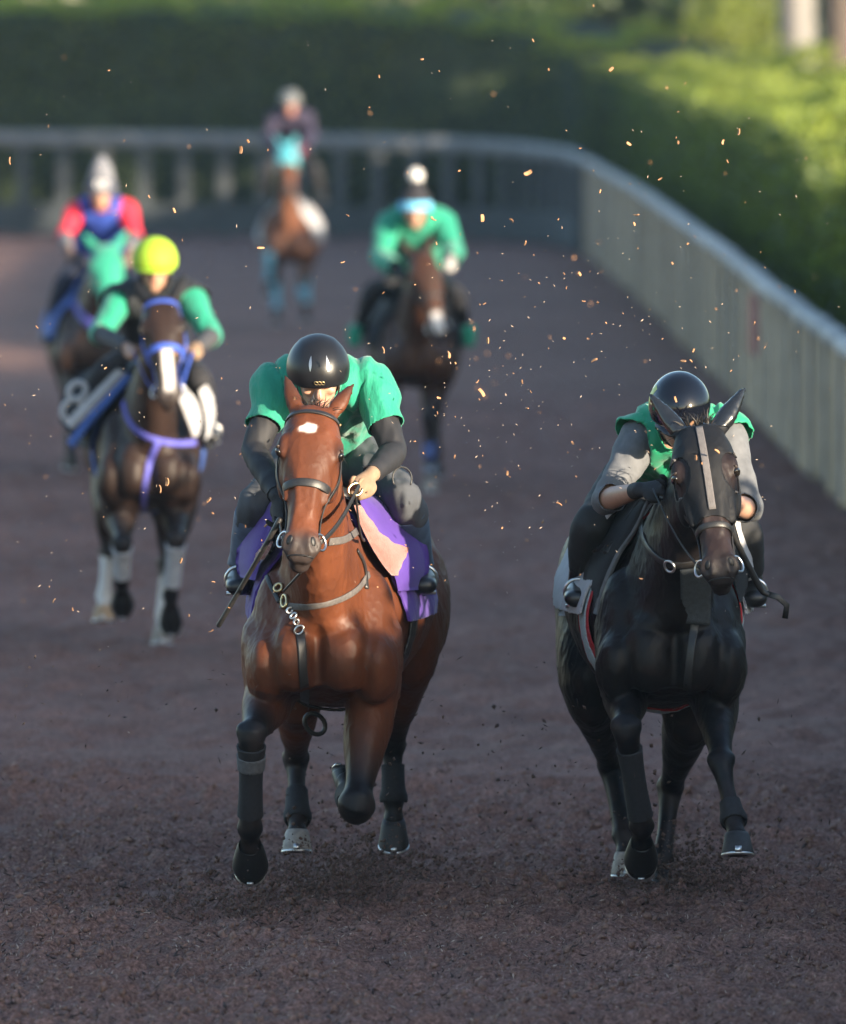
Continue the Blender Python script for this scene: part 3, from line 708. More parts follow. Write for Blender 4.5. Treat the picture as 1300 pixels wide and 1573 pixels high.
# ================================================================== SETTING
def ground_material():
    m = bpy.data.materials.new('dirt_track'); t, b = nodes(m); L = t.links
    tc = t.nodes.new('ShaderNodeTexCoord')
    def nzn(sc, det=5, ro=.6):
        n = t.nodes.new('ShaderNodeTexNoise'); n.inputs['Scale'].default_value = sc; n.inputs['Detail'].default_value = det; n.inputs['Roughness'].default_value = ro
        L.new(tc.outputs['Object'], n.inputs['Vector']); return n
    a, c, d = nzn(70, 6, .7), nzn(3.0, 4), nzn(.35, 3)
    r = t.nodes.new('ShaderNodeValToRGB'); L.new(a.outputs['Fac'], r.inputs[0])
    e = r.color_ramp.elements; e[0].position = .30; e[0].color = (.060, .034, .028, 1); e[1].position = .74; e[1].color = (.44, .262, .22, 1)
    k = r.color_ramp.elements.new(.5); k.color = (.208, .117, .096, 1)
    def mul(col, fac, lo, hi):
        mr = t.nodes.new('ShaderNodeMapRange'); mr.inputs[1].default_value = .3; mr.inputs[2].default_value = .7; mr.inputs[3].default_value = lo; mr.inputs[4].default_value = hi
        L.new(fac, mr.inputs[0]); x = t.nodes.new('ShaderNodeVectorMath'); x.operation = 'SCALE'; L.new(col, x.inputs[0]); L.new(mr.outputs[0], x.inputs['Scale']); return x.outputs[0]
    col = mul(mul(r.outputs[0], c.outputs['Fac'], .82, 1.18), d.outputs['Fac'], .85, 1.15)
    L.new(col, b.inputs['Base Color']); b.inputs['Roughness'].default_value = .9; b.inputs['Specular IOR Level'].default_value = .2
    bp = t.nodes.new('ShaderNodeBump'); bp.inputs['Strength'].default_value = .7; bp.inputs['Distance'].default_value = .03; L.new(a.outputs['Fac'], bp.inputs['Height'])
    b2 = t.nodes.new('ShaderNodeBump'); b2.inputs['Strength'].default_value = .6; b2.inputs['Distance'].default_value = .10; n3 = nzn(9, 4); L.new(n3.outputs['Fac'], b2.inputs['Height']); L.new(bp.outputs[0], b2.inputs['Normal'])
    L.new(b2.outputs[0], b.inputs['Normal'])
    return m
dirt = ground_material()
gm = MB(); gm.v = [V(-400, -60, -.03), V(400, -60, -.03), V(400, 900, -.03), V(-400, 900, -.03)]; gm.f = [(0, 1, 2, 3)]
obj('ground', gm, dirt, kind='structure')

def fft_noise(shape, sx, sy, rng):
    n = rng.standard_normal(shape); fy = np.fft.fftfreq(shape[0])[:, None]; fx = np.fft.fftfreq(shape[1])[None, :]
    g = np.exp(-2 * math.pi ** 2 * ((fy * sy) ** 2 + (fx * sx) ** 2)); r = np.fft.ifft2(np.fft.fft2(n) * g).real
    return r / r.std()
GX, GY, GD0, GD1 = -2.6, 2.6, 25.0, 37.0
nx, ny = 520, 640
gx = np.linspace(GX, GY, nx); gy = np.linspace(GD0, GD1, ny)
dx_, dy_ = (GY - GX) / nx, (GD1 - GD0) / ny
Z = .015 * fft_noise((ny, nx), .15 / dx_, .15 / dy_, RNG) + .017 * fft_noise((ny, nx), .05 / dx_, .045 / dy_, RNG)
z3 = fft_noise((ny, nx), .018 / dx_, .022 / dy_, RNG); Z += .0085 * np.sign(z3) * np.abs(z3) ** 1.2 + .004 * fft_noise((ny, nx), .9, .5, RNG)
ex = np.minimum(1, np.minimum(gx - GX, GY - gx) / .3)[None, :]; ey = np.minimum(1, np.minimum(gy - GD0, GD1 - gy) / 1.5)[:, None]
Z = np.clip(Z, -.045, .06) * ex * ey
Z = np.where((ex * ey) < .001, -.034, Z + .0)
XX, YY = np.meshgrid(gx, gy)
idx = np.arange(nx * ny).reshape(ny, nx)
q = np.stack([idx[:-1, :-1], idx[:-1, 1:], idx[1:, 1:], idx[1:, :-1]], -1).reshape(-1, 4)
def fast_mesh(name, v, faces):
    k = faces.shape[1]; me = bpy.data.meshes.new(name)
    me.vertices.add(len(v)); me.vertices.foreach_set('co', np.asarray(v, np.float32).ravel())
    me.loops.add(faces.size); me.loops.foreach_set('vertex_index', faces.astype(np.int32).ravel())
    me.polygons.add(len(faces)); me.polygons.foreach_set('loop_start', np.arange(0, faces.size, k, dtype=np.int32))
    try: me.polygons.foreach_set('loop_total', np.full(len(faces), k, np.int32))
    except Exception: pass
    me.update(calc_edges=True); me.validate(); return me
tm = fast_mesh('track', np.stack([XX, YY, Z], -1).reshape(-1, 3), q); tm.polygons.foreach_set('use_smooth', [True] * len(tm.polygons))
obj('track', tm, dirt, kind='structure')

mx_, my_ = 380, 1000
gx2 = np.linspace(-5.0, 5.0, mx_); gy2 = np.linspace(35.6, 78, my_); ax2, ay2 = 10.0 / mx_, 42.4 / my_
Z2 = .014 * fft_noise((my_, mx_), .3 / ax2, .3 / ay2, RNG) + .013 * fft_noise((my_, mx_), .08 / ax2, .08 / ay2, RNG) + .009 * fft_noise((my_, mx_), .03 / ax2, .035 / ay2, RNG)
e2 = np.minimum(1, np.minimum(gy2 - 35.6, 78 - gy2) / np.where(gy2 < 50, .6, 8))[:, None] * np.minimum(1, np.minimum(gx2 + 5, 5 - gx2) / .4)[None, :]
Z2 = np.clip(Z2, -.04, .06) * e2; Z2 = np.where(e2 < .001, -.034, Z2); X2, Y2 = np.meshgrid(gx2, gy2)
idx = np.arange(mx_ * my_).reshape(my_, mx_); q = np.stack([idx[:-1, :-1], idx[:-1, 1:], idx[1:, 1:], idx[1:, :-1]], -1).reshape(-1, 4)
tm = fast_mesh('track', np.stack([X2, Y2, Z2], -1).reshape(-1, 3), q); tm.polygons.foreach_set('use_smooth', [True] * len(tm.polygons)); obj('track', tm, dirt, kind='structure')

OCT = np.array([(1, 0, 0), (-1, 0, 0), (0, 1, 0), (0, -1, 0), (0, 0, 1), (0, 0, -1)], float)
OF = np.array([(0, 2, 4), (2, 1, 4), (1, 3, 4), (3, 0, 4), (2, 0, 5), (1, 2, 5), (3, 1, 5), (0, 3, 5)])
def rot_rand(n, rng):
    qn = rng.standard_normal((n, 4)); qn /= np.linalg.norm(qn, axis=1)[:, None]; a, b, c, d = qn.T
    return np.stack([np.stack([1 - 2 * (c * c + d * d), 2 * (b * c - a * d), 2 * (b * d + a * c)], -1), np.stack([2 * (b * c + a * d), 1 - 2 * (b * b + d * d), 2 * (c * d - a * b)], -1), np.stack([2 * (b * d - a * c), 2 * (c * d + a * b), 1 - 2 * (b * b + c * c)], -1)], 1)
def clods(name, cen, size, m, rng, stretch=(.5, 1.8)):
    n = len(cen); sc = size[:, None] * rng.uniform(*stretch, (n, 3)); v = OCT[None] * sc[:, None, :] * rng.uniform(.6, 1.25, (n, 6, 1))
    v = np.einsum('nij,nkj->nki', rot_rand(n, rng), v) + cen[:, None, :]
    f = OF[None] + (np.arange(n) * 6)[:, None, None]
    return obj(name, fast_mesh(name, v.reshape(-1, 3), f.reshape(-1, 3)), m, kind='stuff', smooth=False)
def zat(x, y):
    i = np.clip(((y - GD0) / dy_).astype(int), 0, ny - 1); j = np.clip(((x - GX) / dx_).astype(int), 0, nx - 1); return Z[i, j]
clodm = mat('dirt_clod', (.205, .125, .102), .9, .5, 60, .5, 200, spec=.2)
n = 42000; cx_ = RNG.uniform(GX + .2, GY - .2, n); cy_ = GD0 + .5 + (GD1 - GD0 - 1.0) * RNG.beta(1.1, 1.9, n)
sz = .0020 + .0036 * RNG.exponential(1, n).clip(0, 4.0)
clods('dirt_clods', np.stack([cx_, cy_, zat(cx_, cy_) + sz * .3], -1), sz, clodm, RNG)
fibm = mat('wood_fibre', (.40, .30, .25), .85, .4, 80)
n = 6500; cx_ = RNG.uniform(GX + .2, GY - .2, n); cy_ = GD0 + .5 + (GD1 - GD0 - 1.0) * RNG.beta(1.1, 1.8, n); sz = RNG.uniform(.003, .006, n)
def slivers(name, cen, size, m, rng):
    n = len(cen); sc = size[:, None] * np.stack([rng.uniform(1.2, 3.6, n), rng.uniform(.35, .7, n), rng.uniform(.25, .5, n)], -1)
    v = OCT[None] * sc[:, None, :]; v = np.einsum('nij,nkj->nki', rot_rand(n, rng), v) + cen[:, None, :]
    f = OF[None] + (np.arange(n) * 6)[:, None, None]
    return obj(name, fast_mesh(name, v.reshape(-1, 3), f.reshape(-1, 3)), m, kind='stuff', smooth=False)
slivers('ground_shavings', np.stack([cx_, cy_, zat(cx_, cy_) + .004], -1), sz, fibm, RNG)

n = 7000; cx_ = RNG.uniform(GX + .2, GY - .2, n); cy_ = GD0 + .5 + (GD1 - GD0 - 1.0) * RNG.beta(1.2, 1.6, n)
slivers('ground_splinters', np.stack([cx_, cy_, zat(cx_, cy_) + .004], -1), RNG.uniform(.004, .009, n), mat('dark_splinter', (.045, .028, .024), .9, .4, 80), RNG)
sp_ = np.array([list(A0) for A0 in (at(random.uniform(0, 1300), random.uniform(1000, 1400), random.uniform(28.9, 30.6)) for _ in range(260))])
slivers('flying_splinters', sp_, RNG.uniform(.002, .006, len(sp_)), mat('dark_splinter', (.045, .028, .024)), RNG)
# dirt thrown up by the hooves
cc = []
for px, py, d, n, sx, sz_ in ((382, 1392, 29.7, 700, .16, .06), (512, 1365, 30.3, 2000, .15, .11), (600, 1330, 31.1, 500, .15, .06), (1070, 1352, 30.7, 1500, .12, .10), (985, 1375, 30.6, 800, .14, .05), (300, 1390, 29.9, 400, .3, .05)):
    c = at(px, py, d)
    p = np.stack([RNG.normal(c.x, sx, n), RNG.normal(c.y, .28, n), np.abs(RNG.normal(0, sz_, n)) + c.z * .35], -1); cc.append(p)
for _ in range(520):
    c = at(random.uniform(330, 1200), random.uniform(1080, 1390), random.uniform(29.6, 32)); cc.append(np.array([list(c)]))
cc = np.vstack(cc); clods('flying_dirt', cc, .0018 + .0026 * RNG.exponential(1, len(cc)).clip(0, 3), mat('wet_dirt', (.085, .052, .042), .9, .5, 60), RNG)

# ------------------------------------------------------------------ fence
def resample(P, step):
    P = np.array(P, float); s = np.r_[0, np.cumsum(np.linalg.norm(np.diff(P[:, :2], axis=0), axis=1))]
    k = np.arange(0, s[-1], step); return np.stack([np.interp(k, s, P[:, i]) for i in range(P.shape[1])], -1)
pale = mat('weathered_pale_boards', (.36, .275, .175), .8, .6, 2.2, .3, 40, stretch=(1, 1, .35))
capm = mat('white_rail_paint', (.33, .32, .31), .65, .45, 4.0, .4, 30)
farm = mat('grey_blue_boards', (.045, .052, .056), .8, .25, 2)
farcap = mat('dull_rail_paint', (.17, .175, .185), .6, .25, 2.5)
postm = mat('grey_post', (.070, .075, .08), .8, .3, 3)
vary(pale, .22); vary(capm, .18)
FP = catmull([(3.02, 20, 1.22), (2.96, 45, 1.24), (2.91, 56, 1.25), (2.86, 66, 1.30), (2.82, 78, 1.38), (2.76, 96, 1.46), (2.66, 112, 1.50), (2.52, 126, 1.55)], 8)
fence = thing('fence', 'long pale boarded fence with a white cap rail beside the hedge', 'fence', (2.8, 60, 0))
P = resample(FP, 2.0); rngf = random.Random(3)
for i in range(len(P) - 1):
    a, b = P[i], P[i + 1]; h = (a[2] + b[2]) / 2; dv = V(b[0] - a[0], b[1] - a[1], 0); L = dv.length; dv.normalize(); nv = V(-dv.y, dv.x, 0)
    mb = MB(); nb_ = 8; bottom = .05 + rngf.uniform(-.02, .03)
    for k in range(nb_):
        c = V(a[0], a[1], 0) + dv * (L * (k + .5) / nb_) + nv * rngf.uniform(-.006, .006); lo = bottom + rngf.uniform(-.05, .05); hh = h - .14
        mb.box(c + V(0, 0, (lo + hh) / 2), (L / nb_ / 2 - .004, .012, (hh - lo) / 2), Matrix((dv, nv, V(0, 0, 1))).transposed())
    obj('panel', mb, pale, fence, smooth=False)
    mb = MB(); mb.box(V(a[0], a[1], 0) + nv * .026 + V(0, 0, (h - .14 + bottom) / 2), (.055, .012, (h - .16 - bottom) / 2), Matrix((dv, nv, V(0, 0, 1))).transposed()); obj('batten', mb, capm, fence, smooth=False)
    mb = MB(); hh = h - .02; mb.box(V(a[0], a[1], hh / 2 - .02) + V(.07, 0, 0), (.05, .05, hh / 2), None); obj('post', mb, postm, fence, smooth=False)
    mb = MB(); w_ = rngf.uniform(-.012, .012); tube(mb, [V(a[0] + .01, a[1] + .01, a[2] - .085 + w_), V(b[0] + .01, b[1] - .01, b[2] - .085 + w_)], [(.085, .062)] * 2, per=2, seg=14, hint=(1, 0, 0), power=3); obj('cap_rail', mb, capm, fence)
FP2 = catmull([(2.50, 126.3, 1.55), (2.30, 130.5, 1.60), (1.6, 133.5, 1.66), (.4, 135.2, 1.72), (-2, 136.6, 1.76), (-6, 138, 1.78), (-14, 139.5, 1.78), (-34, 141, 1.78)], 10)
fence2 = thing('fence', 'grey rail fence with spaced posts across the far bend', 'fence', (-4, 137, 0))
P = resample(FP2, .72)
for i in range(len(P) - 1):
    a, b = P[i], P[i + 1]; dv = V(b[0] - a[0], b[1] - a[1], 0); L = dv.length; dv.normalize(); nv = V(-dv.y, dv.x, 0); M3 = Matrix((dv, nv, V(0, 0, 1))).transposed()
    mb = MB(); mb.box(V(a[0], a[1], a[2] / 2 - .06), (.085, .06, a[2] / 2 - .06), M3); obj('post', mb, postm, fence2, smooth=False)
    c = V((a[0] + b[0]) / 2, (a[1] + b[1]) / 2, 0)
    mb = MB(); mb.box(c + nv * .09 + V(0, 0, .32), (L / 2 - .003, .015, .26), M3); obj('lower_panel', mb, farm, fence2, smooth=False)
    mb = MB(); tube(mb, [V(a[0], a[1], a[2] - .11), V(b[0], b[1], b[2] - .11)], [(.08, .125)] * 2, per=1, seg=14, hint=nv, power=3); obj('cap_rail', mb, farcap, fence2)
mb = MB(); mb.box(V(2.815, 69.0, .86), (.012, .75, .25)); o = obj('marker_board', mb, mat('faded_red_paint', (.26, .055, .04), .7, .3, 6), smooth=False); tag(o, 'faded red marker board fixed to the pale fence', 'board'); recenter(o)

# ------------------------------------------------------------------ hedge and trees
def leaf_cloud(name, cen, size, m, rng, parent, nrm=None):
    n = len(cen); sc = size[:, None, None]
    base = np.array([(-.5, 0, 0), (0, -.32, .06), (.5, 0, 0), (0, .32, .06)])[None] * sc
    v = np.einsum('nij,nkj->nki', rot_rand(n, rng), np.broadcast_to(base, (n, 4, 3))) + cen[:, None, :]
    f = np.arange(n * 4).reshape(n, 4)
    return obj(name, fast_mesh(name, v.reshape(-1, 3), f), m, parent, kind='stuff', smooth=False)
hleaf = leafmat('hedge_leaf', (.085, .12, .034), .5, .55); hcore = mat('hedge_inside', (.022, .035, .014), .9, .4, 2)
hedge = thing('hedge', 'tall clipped green hedge running behind the fence and round the bend', 'hedge', (4.5, 70, 0))
HP = catmull([(3.75, 4, 2.26), (3.75, 36, 2.26), (3.75, 52, 2.42), (3.75, 66, 2.36), (3.75, 73, 2.0), (3.75, 78, 2.0), (3.75, 84, 2.38), (3.75, 105, 2.46), (3.78, 122, 2.52), (3.75, 134, 2.62), (3.4, 140.5, 2.85), (2.4, 143.0, 3.25), (.8, 144, 3.75), (-3, 144.8, 3.98), (-16, 146.5, 4.02), (-36, 148, 4.02)], 10)
Pn = resample(HP, 1.5); core = MB(); rings = []; HW = 3.4
TT = np.gradient(Pn[:, :2], axis=0); TT /= np.linalg.norm(TT, axis=1)[:, None]
for p, t in zip(Pn, TT):
    nvec = V(t[1], -t[0], 0)  # away from the track
    a = V(p[0], p[1], 0); h = p[2]
    rings.append([a + nvec * .10, a + nvec * .08 + V(0, 0, h - .40), a + nvec * .3 + V(0, 0, h - .15), a + nvec * HW * .6 + V(0, 0, h - .12), a + nvec * (HW - .2) + V(0, 0, h + .1), a + nvec * HW])
core.grid(rings, closed=True); obj('core', core, hcore, hedge)
m_, m2_ = [], []
for p, t in zip(Pn, TT):
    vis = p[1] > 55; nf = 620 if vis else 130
    nvec = np.array((t[1], -t[0])); k = nf; s = RNG.uniform(-.8, .8, k); zf = p[2] * RNG.uniform(0, 1.0, k) ** .8
    x = p[0] + t[0] * s; y = p[1] + t[1] * s
    lump = np.array([noise.noise((a * .9, b * .9, c * .9)) for a, b, c in zip(x, y, zf)]) * .22
    dep = -lump + RNG.normal(0, .05, k) + .25 * np.clip(zf / p[2] - .85, 0, 1) ** 1
    m_.append(np.stack([x + nvec[0] * dep, y + nvec[1] * dep, zf], -1))
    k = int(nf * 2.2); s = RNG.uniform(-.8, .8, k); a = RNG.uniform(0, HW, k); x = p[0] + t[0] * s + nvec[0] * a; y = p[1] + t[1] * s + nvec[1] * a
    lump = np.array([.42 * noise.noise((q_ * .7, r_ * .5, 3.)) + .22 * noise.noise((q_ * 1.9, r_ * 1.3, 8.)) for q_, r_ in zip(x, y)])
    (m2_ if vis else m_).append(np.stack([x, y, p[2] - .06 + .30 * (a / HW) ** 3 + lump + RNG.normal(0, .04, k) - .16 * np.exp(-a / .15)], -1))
hc_ = np.vstack(m_); hc_ = hc_[np.abs(RNG.normal(0, 1, len(hc_))) < 9]
leaf_cloud('leaves', hc_, RNG.uniform(.07, .15, len(hc_)), hleaf, RNG, hedge)
h2_ = np.vstack(m2_); leaf_cloud('sun_tinted_leaves', h2_, RNG.uniform(.06, .13, len(h2_)), leafmat('sun_tinted_leaf', (.22, .275, .055), .35, .5), RNG, hedge)  # hedge-top leaves coloured lighter to imitate sun falling on them

bark = mat('tree_bark', (.075, .06, .05), .9, .45, 6, .6, 20, stretch=(1, 1, .25), bdist=.03)
palebark = mat('pale_tree_bark', (.17, .165, .16), .85, .25, 5, .5, 20, stretch=(1, 1, .25), bdist=.02)
tl_dark = leafmat('dark_tree_leaf', (.035, .062, .024), .5, .3); tl_bright = leafmat('bright_bush_leaf', (.15, .19, .035), .45, .4)
def tree(label, x, y, h, r, base_h, m, nleaf, trunk_r=.22, tm_=None, name='tree', ls=(.16, .34), seed=0, group='trees standing outside the track', flat=1.0):
    rg = np.random.default_rng(seed + 100); t = thing(name, label, 'tree' if name != 'bush' else 'bush', (x, y, 0), group)
    mb = MB(); tube(mb, [V(x, y, -.1), V(x + .05, y, 1.2), V(x - .04, y, base_h), V(x, y, base_h + (h - base_h) * .6)], [trunk_r * 1.3, trunk_r, trunk_r * .85, trunk_r * .3], per=4, seg=12); obj('trunk', mb, tm_ or bark, t)
    cz = (h + base_h) / 2; hz = (h - base_h) / 2; lobes = []
    for k in range(9):
        a = rg.uniform(0, 2 * math.pi); e = rg.uniform(-.6, .75); q_ = rg.uniform(.35, .72)
        lobes.append((x + r * q_ * math.cos(a), y + r * q_ * math.sin(a), cz + hz * e, r * rg.uniform(.38, .6), hz * rg.uniform(.35, .5)))
        mb = MB(); tube(mb, [V(x, y, base_h * .9), V(x, y, base_h).lerp(V(*lobes[-1][:3]), .5), V(*lobes[-1][:3])], [trunk_r * .4, trunk_r * .25, trunk_r * .08], per=3, seg=7); obj('limb', mb, tm_ or bark, t)
    pts = []
    for lx, ly, lz, lr, lh in lobes:
        k = nleaf // 9; d = rg.standard_normal((k, 3)); d /= np.linalg.norm(d, axis=1)[:, None]; rr = rg.uniform(.35, 1.08, k) ** .6
        pts.append(np.stack([lx + d[:, 0] * rr * lr, ly + d[:, 1] * rr * lr, np.maximum(base_h, lz + d[:, 2] * rr * lh)], -1))
    pts = np.vstack(pts); leaf_cloud('crown', pts, rg.uniform(*ls, len(pts)), m, rg, t)
    return t
# unseen tree rows added to shade the bend, and the wood behind it
for k, y in enumerate((88, 93, 98, 103, 108, 112, 116, 119, 122, 125, 128, 131, 134, 137, 140, 143)):
    tree('unseen leafy tree added for shade, in the row beyond the hedge', 9.2 + .3 * (k % 2), y, 11.5, 1.4, 4.7 if y < 112 else 3.8, tl_dark, 2600 if y < 112 else 9000, seed=k, group='row of unseen shade trees beyond the hedge')
for k, y in enumerate((114, 118, 122, 126, 130, 134)):
    tree('unseen leafy tree added for shade, in the second row beyond the hedge', 12.8, y, 12.5, 1.9, 5.0, tl_dark, 6000, seed=80 + k, group='second row of unseen shade trees beyond the hedge')  # unseen second row, added to close gaps in the shade
for k, (px, y, h, bh, r) in enumerate(((700, 163, 8, 1.0, 3.0), (860, 168, 8.5, 1.0, 3.0), (985, 166, 8, .8, 2.4), (1060, 176, 9, 1, 3.0), (420, 166, 8, 1.0, 3.2), (150, 168, 8, 1.0, 3.2), (-100, 168, 8, 1.0, 3.2), (1240, 182, 9, 1, 3.2), (1400, 178, 9, 1, 3.0), (-420, 170, 8, 1, 3.2), (-800, 172, 8, 1, 3.2), (-1200, 172, 8, 1, 3.2))):
    tree('dark leafy tree in the shade behind the far hedge', (px - 650) * y / FPX, y, h, r, bh, tl_dark, 3600, seed=20 + k, group='dark trees behind the far hedge')
for k, (px, y, h, r) in enumerate(((1120, 160, 4.5, 1.0), (1165, 163, 4.7, .8))):
    tree(('sunlit yellow green bush top showing over the hedge', 'smaller sunlit bush showing beside the pale trunk')[k], (px - 650) * y / FPX, y, h, r, 1.0, tl_bright, 2600, trunk_r=.08, name='bush', ls=(.08, .2), seed=50 + k, group='sunlit bushes behind the hedge')
tree('tree with a pale trunk lit on one side behind the hedge', (1222 - 650) * 152 / FPX, 152, 12, 2.2, 6.5, tl_dark, 2200, trunk_r=.36, tm_=palebark, seed=61)
tree('tree with a thick grey brown trunk at the corner of the hedge', (1288 - 650) * 147 / FPX, 147, 12, 2.4, 6.5, tl_dark, 2200, trunk_r=.33, seed=62)

# ------------------------------------------------------------------ haze
hz = MB(); hz.box(V(0, 92, 5.9), (40, 100, 7.0)); hzm = bpy.data.materials.new('haze_air'); hzm.use_nodes = True
hzt = hzm.node_tree; hzt.nodes.remove(hzt.nodes['Principled BSDF']); pv_ = hzt.nodes.new('ShaderNodeVolumePrincipled')
pv_.inputs['Color'].default_value = (.42, .68, 1.0, 1); pv_.inputs['Density'].default_value = .00016; pv_.inputs['Anisotropy'].default_value = 0.0
hzt.links.new(pv_.outputs[0], hzt.nodes['Material Output'].inputs['Volume'])
obj('haze', hz, hzm, kind='stuff', smooth=False)

# ================================================================== HORSES
BAY = bay((.095, .030, .013), (.008, .008, .010), 1.35, .55, star=(.165, -.014, .035, .028))
_dk = bay((.008, .0065, .007), (.006, .006, .008), 1.2, .6, muzzle=(.022, .017, .017))
def DARK(i):
    c = _dk(i); k = (sstep(.46, .60, i['hu']) * sstep(.92, .80, i['hu']) + np.exp(-((i['hu'] - .30) / .09) ** 2 - ((np.abs(i['hx']) - .085) / .04) ** 2)) * i['head'] * (i['hf'] > -.08)
    k = np.clip(k, 0, 1)[:, None]; return c * (1 - k) + np.array((.019, .012, .012)) * k
A = at
def flap(ho, name, inner, outer, m, di, do, thick=.010, per=5, amp=.008):
    a, b = catmull(inner, per), catmull(outer, per); n = len(a); mb = MB(); rows = []
    for k in range(n):
        t = k / (n - 1); row = []
        for q in np.linspace(0, 1, 7):
            x, y = a[k] * (1 - q) + b[k] * q; d = di + (do - di) * q ** 1.4 + .03 * t + amp * noise.noise((q * 3 + a[k][0], t * 4, 2.0)) - .02 * math.sin(math.pi * q)
            row.append(A(x, y, d))
        rows.append(row)
    mb.grid(rows, closed=False); nv_ = len(mb.v)
    back = [p + V(0, thick, 0) for p in mb.v]; fs = list(mb.f); mb.v += back; mb.f += [tuple(i + nv_ for i in f[::-1]) for f in fs]
    bd = [i for i in range(7)] + [r * 7 + 6 for r in range(1, n)] + [(n - 1) * 7 + i for i in range(5, -1, -1)] + [r * 7 for r in range(n - 2, 0, -1)]
    mb.f += [(bd[i], bd[(i + 1) % len(bd)], bd[(i + 1) % len(bd)] + nv_, bd[i] + nv_) for i in range(len(bd))]
    return obj(name, mb, m, ho['root'])
# ---- the bay horse in front
H1 = horse('bright bay horse with a small white star and black legs, galloping in front', 29.6, 496, 548, A(482, 640, 29.22), A(461, 858, 28.92), [
    dict(hind=False, th=-62, j=(A(420, 985, 29.78), A(418, 1060, 29.92), A(387, 1128, 29.52), A(384, 1272, 29.66)), k=1.12),
    dict(hind=False, th=-150, j=(A(572, 985, 29.78), A(574, 1062, 29.92), A(548, 1236, 29.62), A(534, 1222, 29.92)), k=1.2, kn=1.3),
    dict(hind=True, th=14, j=(A(470, 940, 31.05), A(455, 1055, 30.72), A(455, 1168, 31.12), A(457, 1254, 30.95))),
    dict(hind=True, th=-22, j=(A(632, 900, 31.0), A(634, 990, 30.75), A(603, 1148, 31.2), A(605, 1226, 31.15)))],
    BAY, [rubber, hoofdark, hooflight, hoofdark], .0078, ears=((-.42, .15), (.55, .05)), earlen=.155, roll=-.06)
def bridle(ho, m, nose_u=.55, cheek=True, width=.018, nosew=.026, brow=True, ring_m=metal, chin_a=R(155), cheek_u=.86):
    br = None; bl = ho['bvh']
    mb, _ = ringstrap(ho, nose_u, nose_u + .05, -chin_a, chin_a, nosew, .007, 34)
    root = ho['root']; b0 = obj('bridle', mb, m, root)
    if brow:
        mb, _ = ringstrap(ho, .03, .075, R(-105), R(105), width, .006); obj('browband', mb, m, b0)
    for s in (-1, 1):
        P, N = [], []
        for t in np.linspace(0, 1, 20):
            u = .02 + (cheek_u - .02) * t; a = s * R(96 - 6 * t); c = ho['hp'](u, 0, -.02); d = ho['lat'] * math.sin(a) + ho['fr'] * math.cos(a)
            h, nn, _, _ = bl.ray_cast(c + d * .22, -d)
            if h is not None: P.append(h + nn * .006); N.append(nn)
        mb = MB(); ribbon(mb, P, N, width, .006); obj('cheek_strap', mb, m, b0)
        mb = MB(); c = P[-1] + ho['lat'] * s * .006; torus(mb, c, .030, .0045, ho['lat'] * s + ho['fr'] * .8); obj('bit_ring', mb, ring_m, b0)
        ho.setdefault('bit', []).append(c)
        mb = MB(); mb.box(P[int(len(P) * .62)] + N[int(len(P) * .62)] * .003, (.007, .003, .008), Matrix((ho['lat'], ho['fr'], ho['ax'])).transposed()); obj('buckle', mb, ring_m, b0)
    return b0
def rein(ho, bit, hand_, m, sag=.05, width=.017, mid=None):
    P = [Vector(bit)]
    if mid: P += [Vector(q) for q in mid]
    P.append(Vector(hand_)); P = [Vector(p) for p in catmull(P, 10)]
    n = len(P)
    for i, p in enumerate(P): p.z -= sag * math.sin(math.pi * i / (n - 1))
    mb = MB(); ribbon(mb, P, [V(.9, -.45, .1)] * n, width, .005); return obj('rein', mb, m, ho['root'])
b1 = bridle(H1, leather, .53, width=.019, nosew=.030)
H1['fore'] = MB()
rts = [H1['hp'](-.03, x, -.01) for x in (-.035, -.02, 0, .02, .035)]
strands(H1['fore'], rts, [(-H1['ax'] * .8 + H1['lat'] * x + H1['fr'] * .5) for x in (-.3, -.1, 0, .1, .3)], .075, .006, 110, droop=.6, jit=.35); obj('forelock', H1['fore'], hairblack, H1['root'], kind='stuff')
bv = H1['bvh']
bp = MB(); pxstrap(bp, bv, [(505, 832), (530, 828), (553, 812)], .028); breast = obj('neck_strap', bp, grey_strap, H1['root'])
bp = MB(); pxstrap(bp, bv, [(432, 930), (470, 932), (510, 925), (545, 908), (566, 882)], .024); breast = obj('breastplate', bp, grey_strap, H1['root'])
for pts in ([(548, 845), (560, 870), (563, 905)], [(556, 800), (552, 830), (549, 868), (545, 905)], [(430, 925), (412, 890), (404, 850)]):
    bp = MB(); pxstrap(bp, bv, pts, .016); obj('strap', bp, leather, breast)
def hitpx(bv_, x, y, off=.006):
    h, n, _, _ = bv_.ray_cast(CAMV, ray(x, y).normalized()); return (h + n * off, n) if h is not None else (A(x, y, 29.6), V(0, -1, 0))
c, n_ = hitpx(bv, 441, 925, .012)
mb = MB(); torus(mb, c, .030, .006, n_, sx=.55, up=V(.8, 0, -.6)); obj('ring', mb, brass, breast)
c2, n_ = hitpx(bv, 430, 905, .012); mb = MB(); torus(mb, c2, .016, .006, n_); obj('ring', mb, brass, breast)
for k, (x, y) in enumerate(((449, 938), (453, 948), (456, 957), (460, 967))):
    c, n_ = hitpx(bv, x, y, .012); mb = MB(); torus(mb, c, .013 if k < 3 else .019, .0042, n_ if k % 2 else n_ + V(.9, 0, 0), sx=.7); obj('chain_link', mb, metal, breast)
bp = MB(); pxstrap(bp, bv, [(461, 972), (464, 1000), (465, 1030), (468, 1060), (470, 1088)], .034); obj('tie_strap', bp, leather, breast)
mb = MB(); torus(mb, A(484, 1112, 30.2), .034, .009, (.2, -1, 0), sx=1.3); obj('strap_loop', mb, leather, breast)
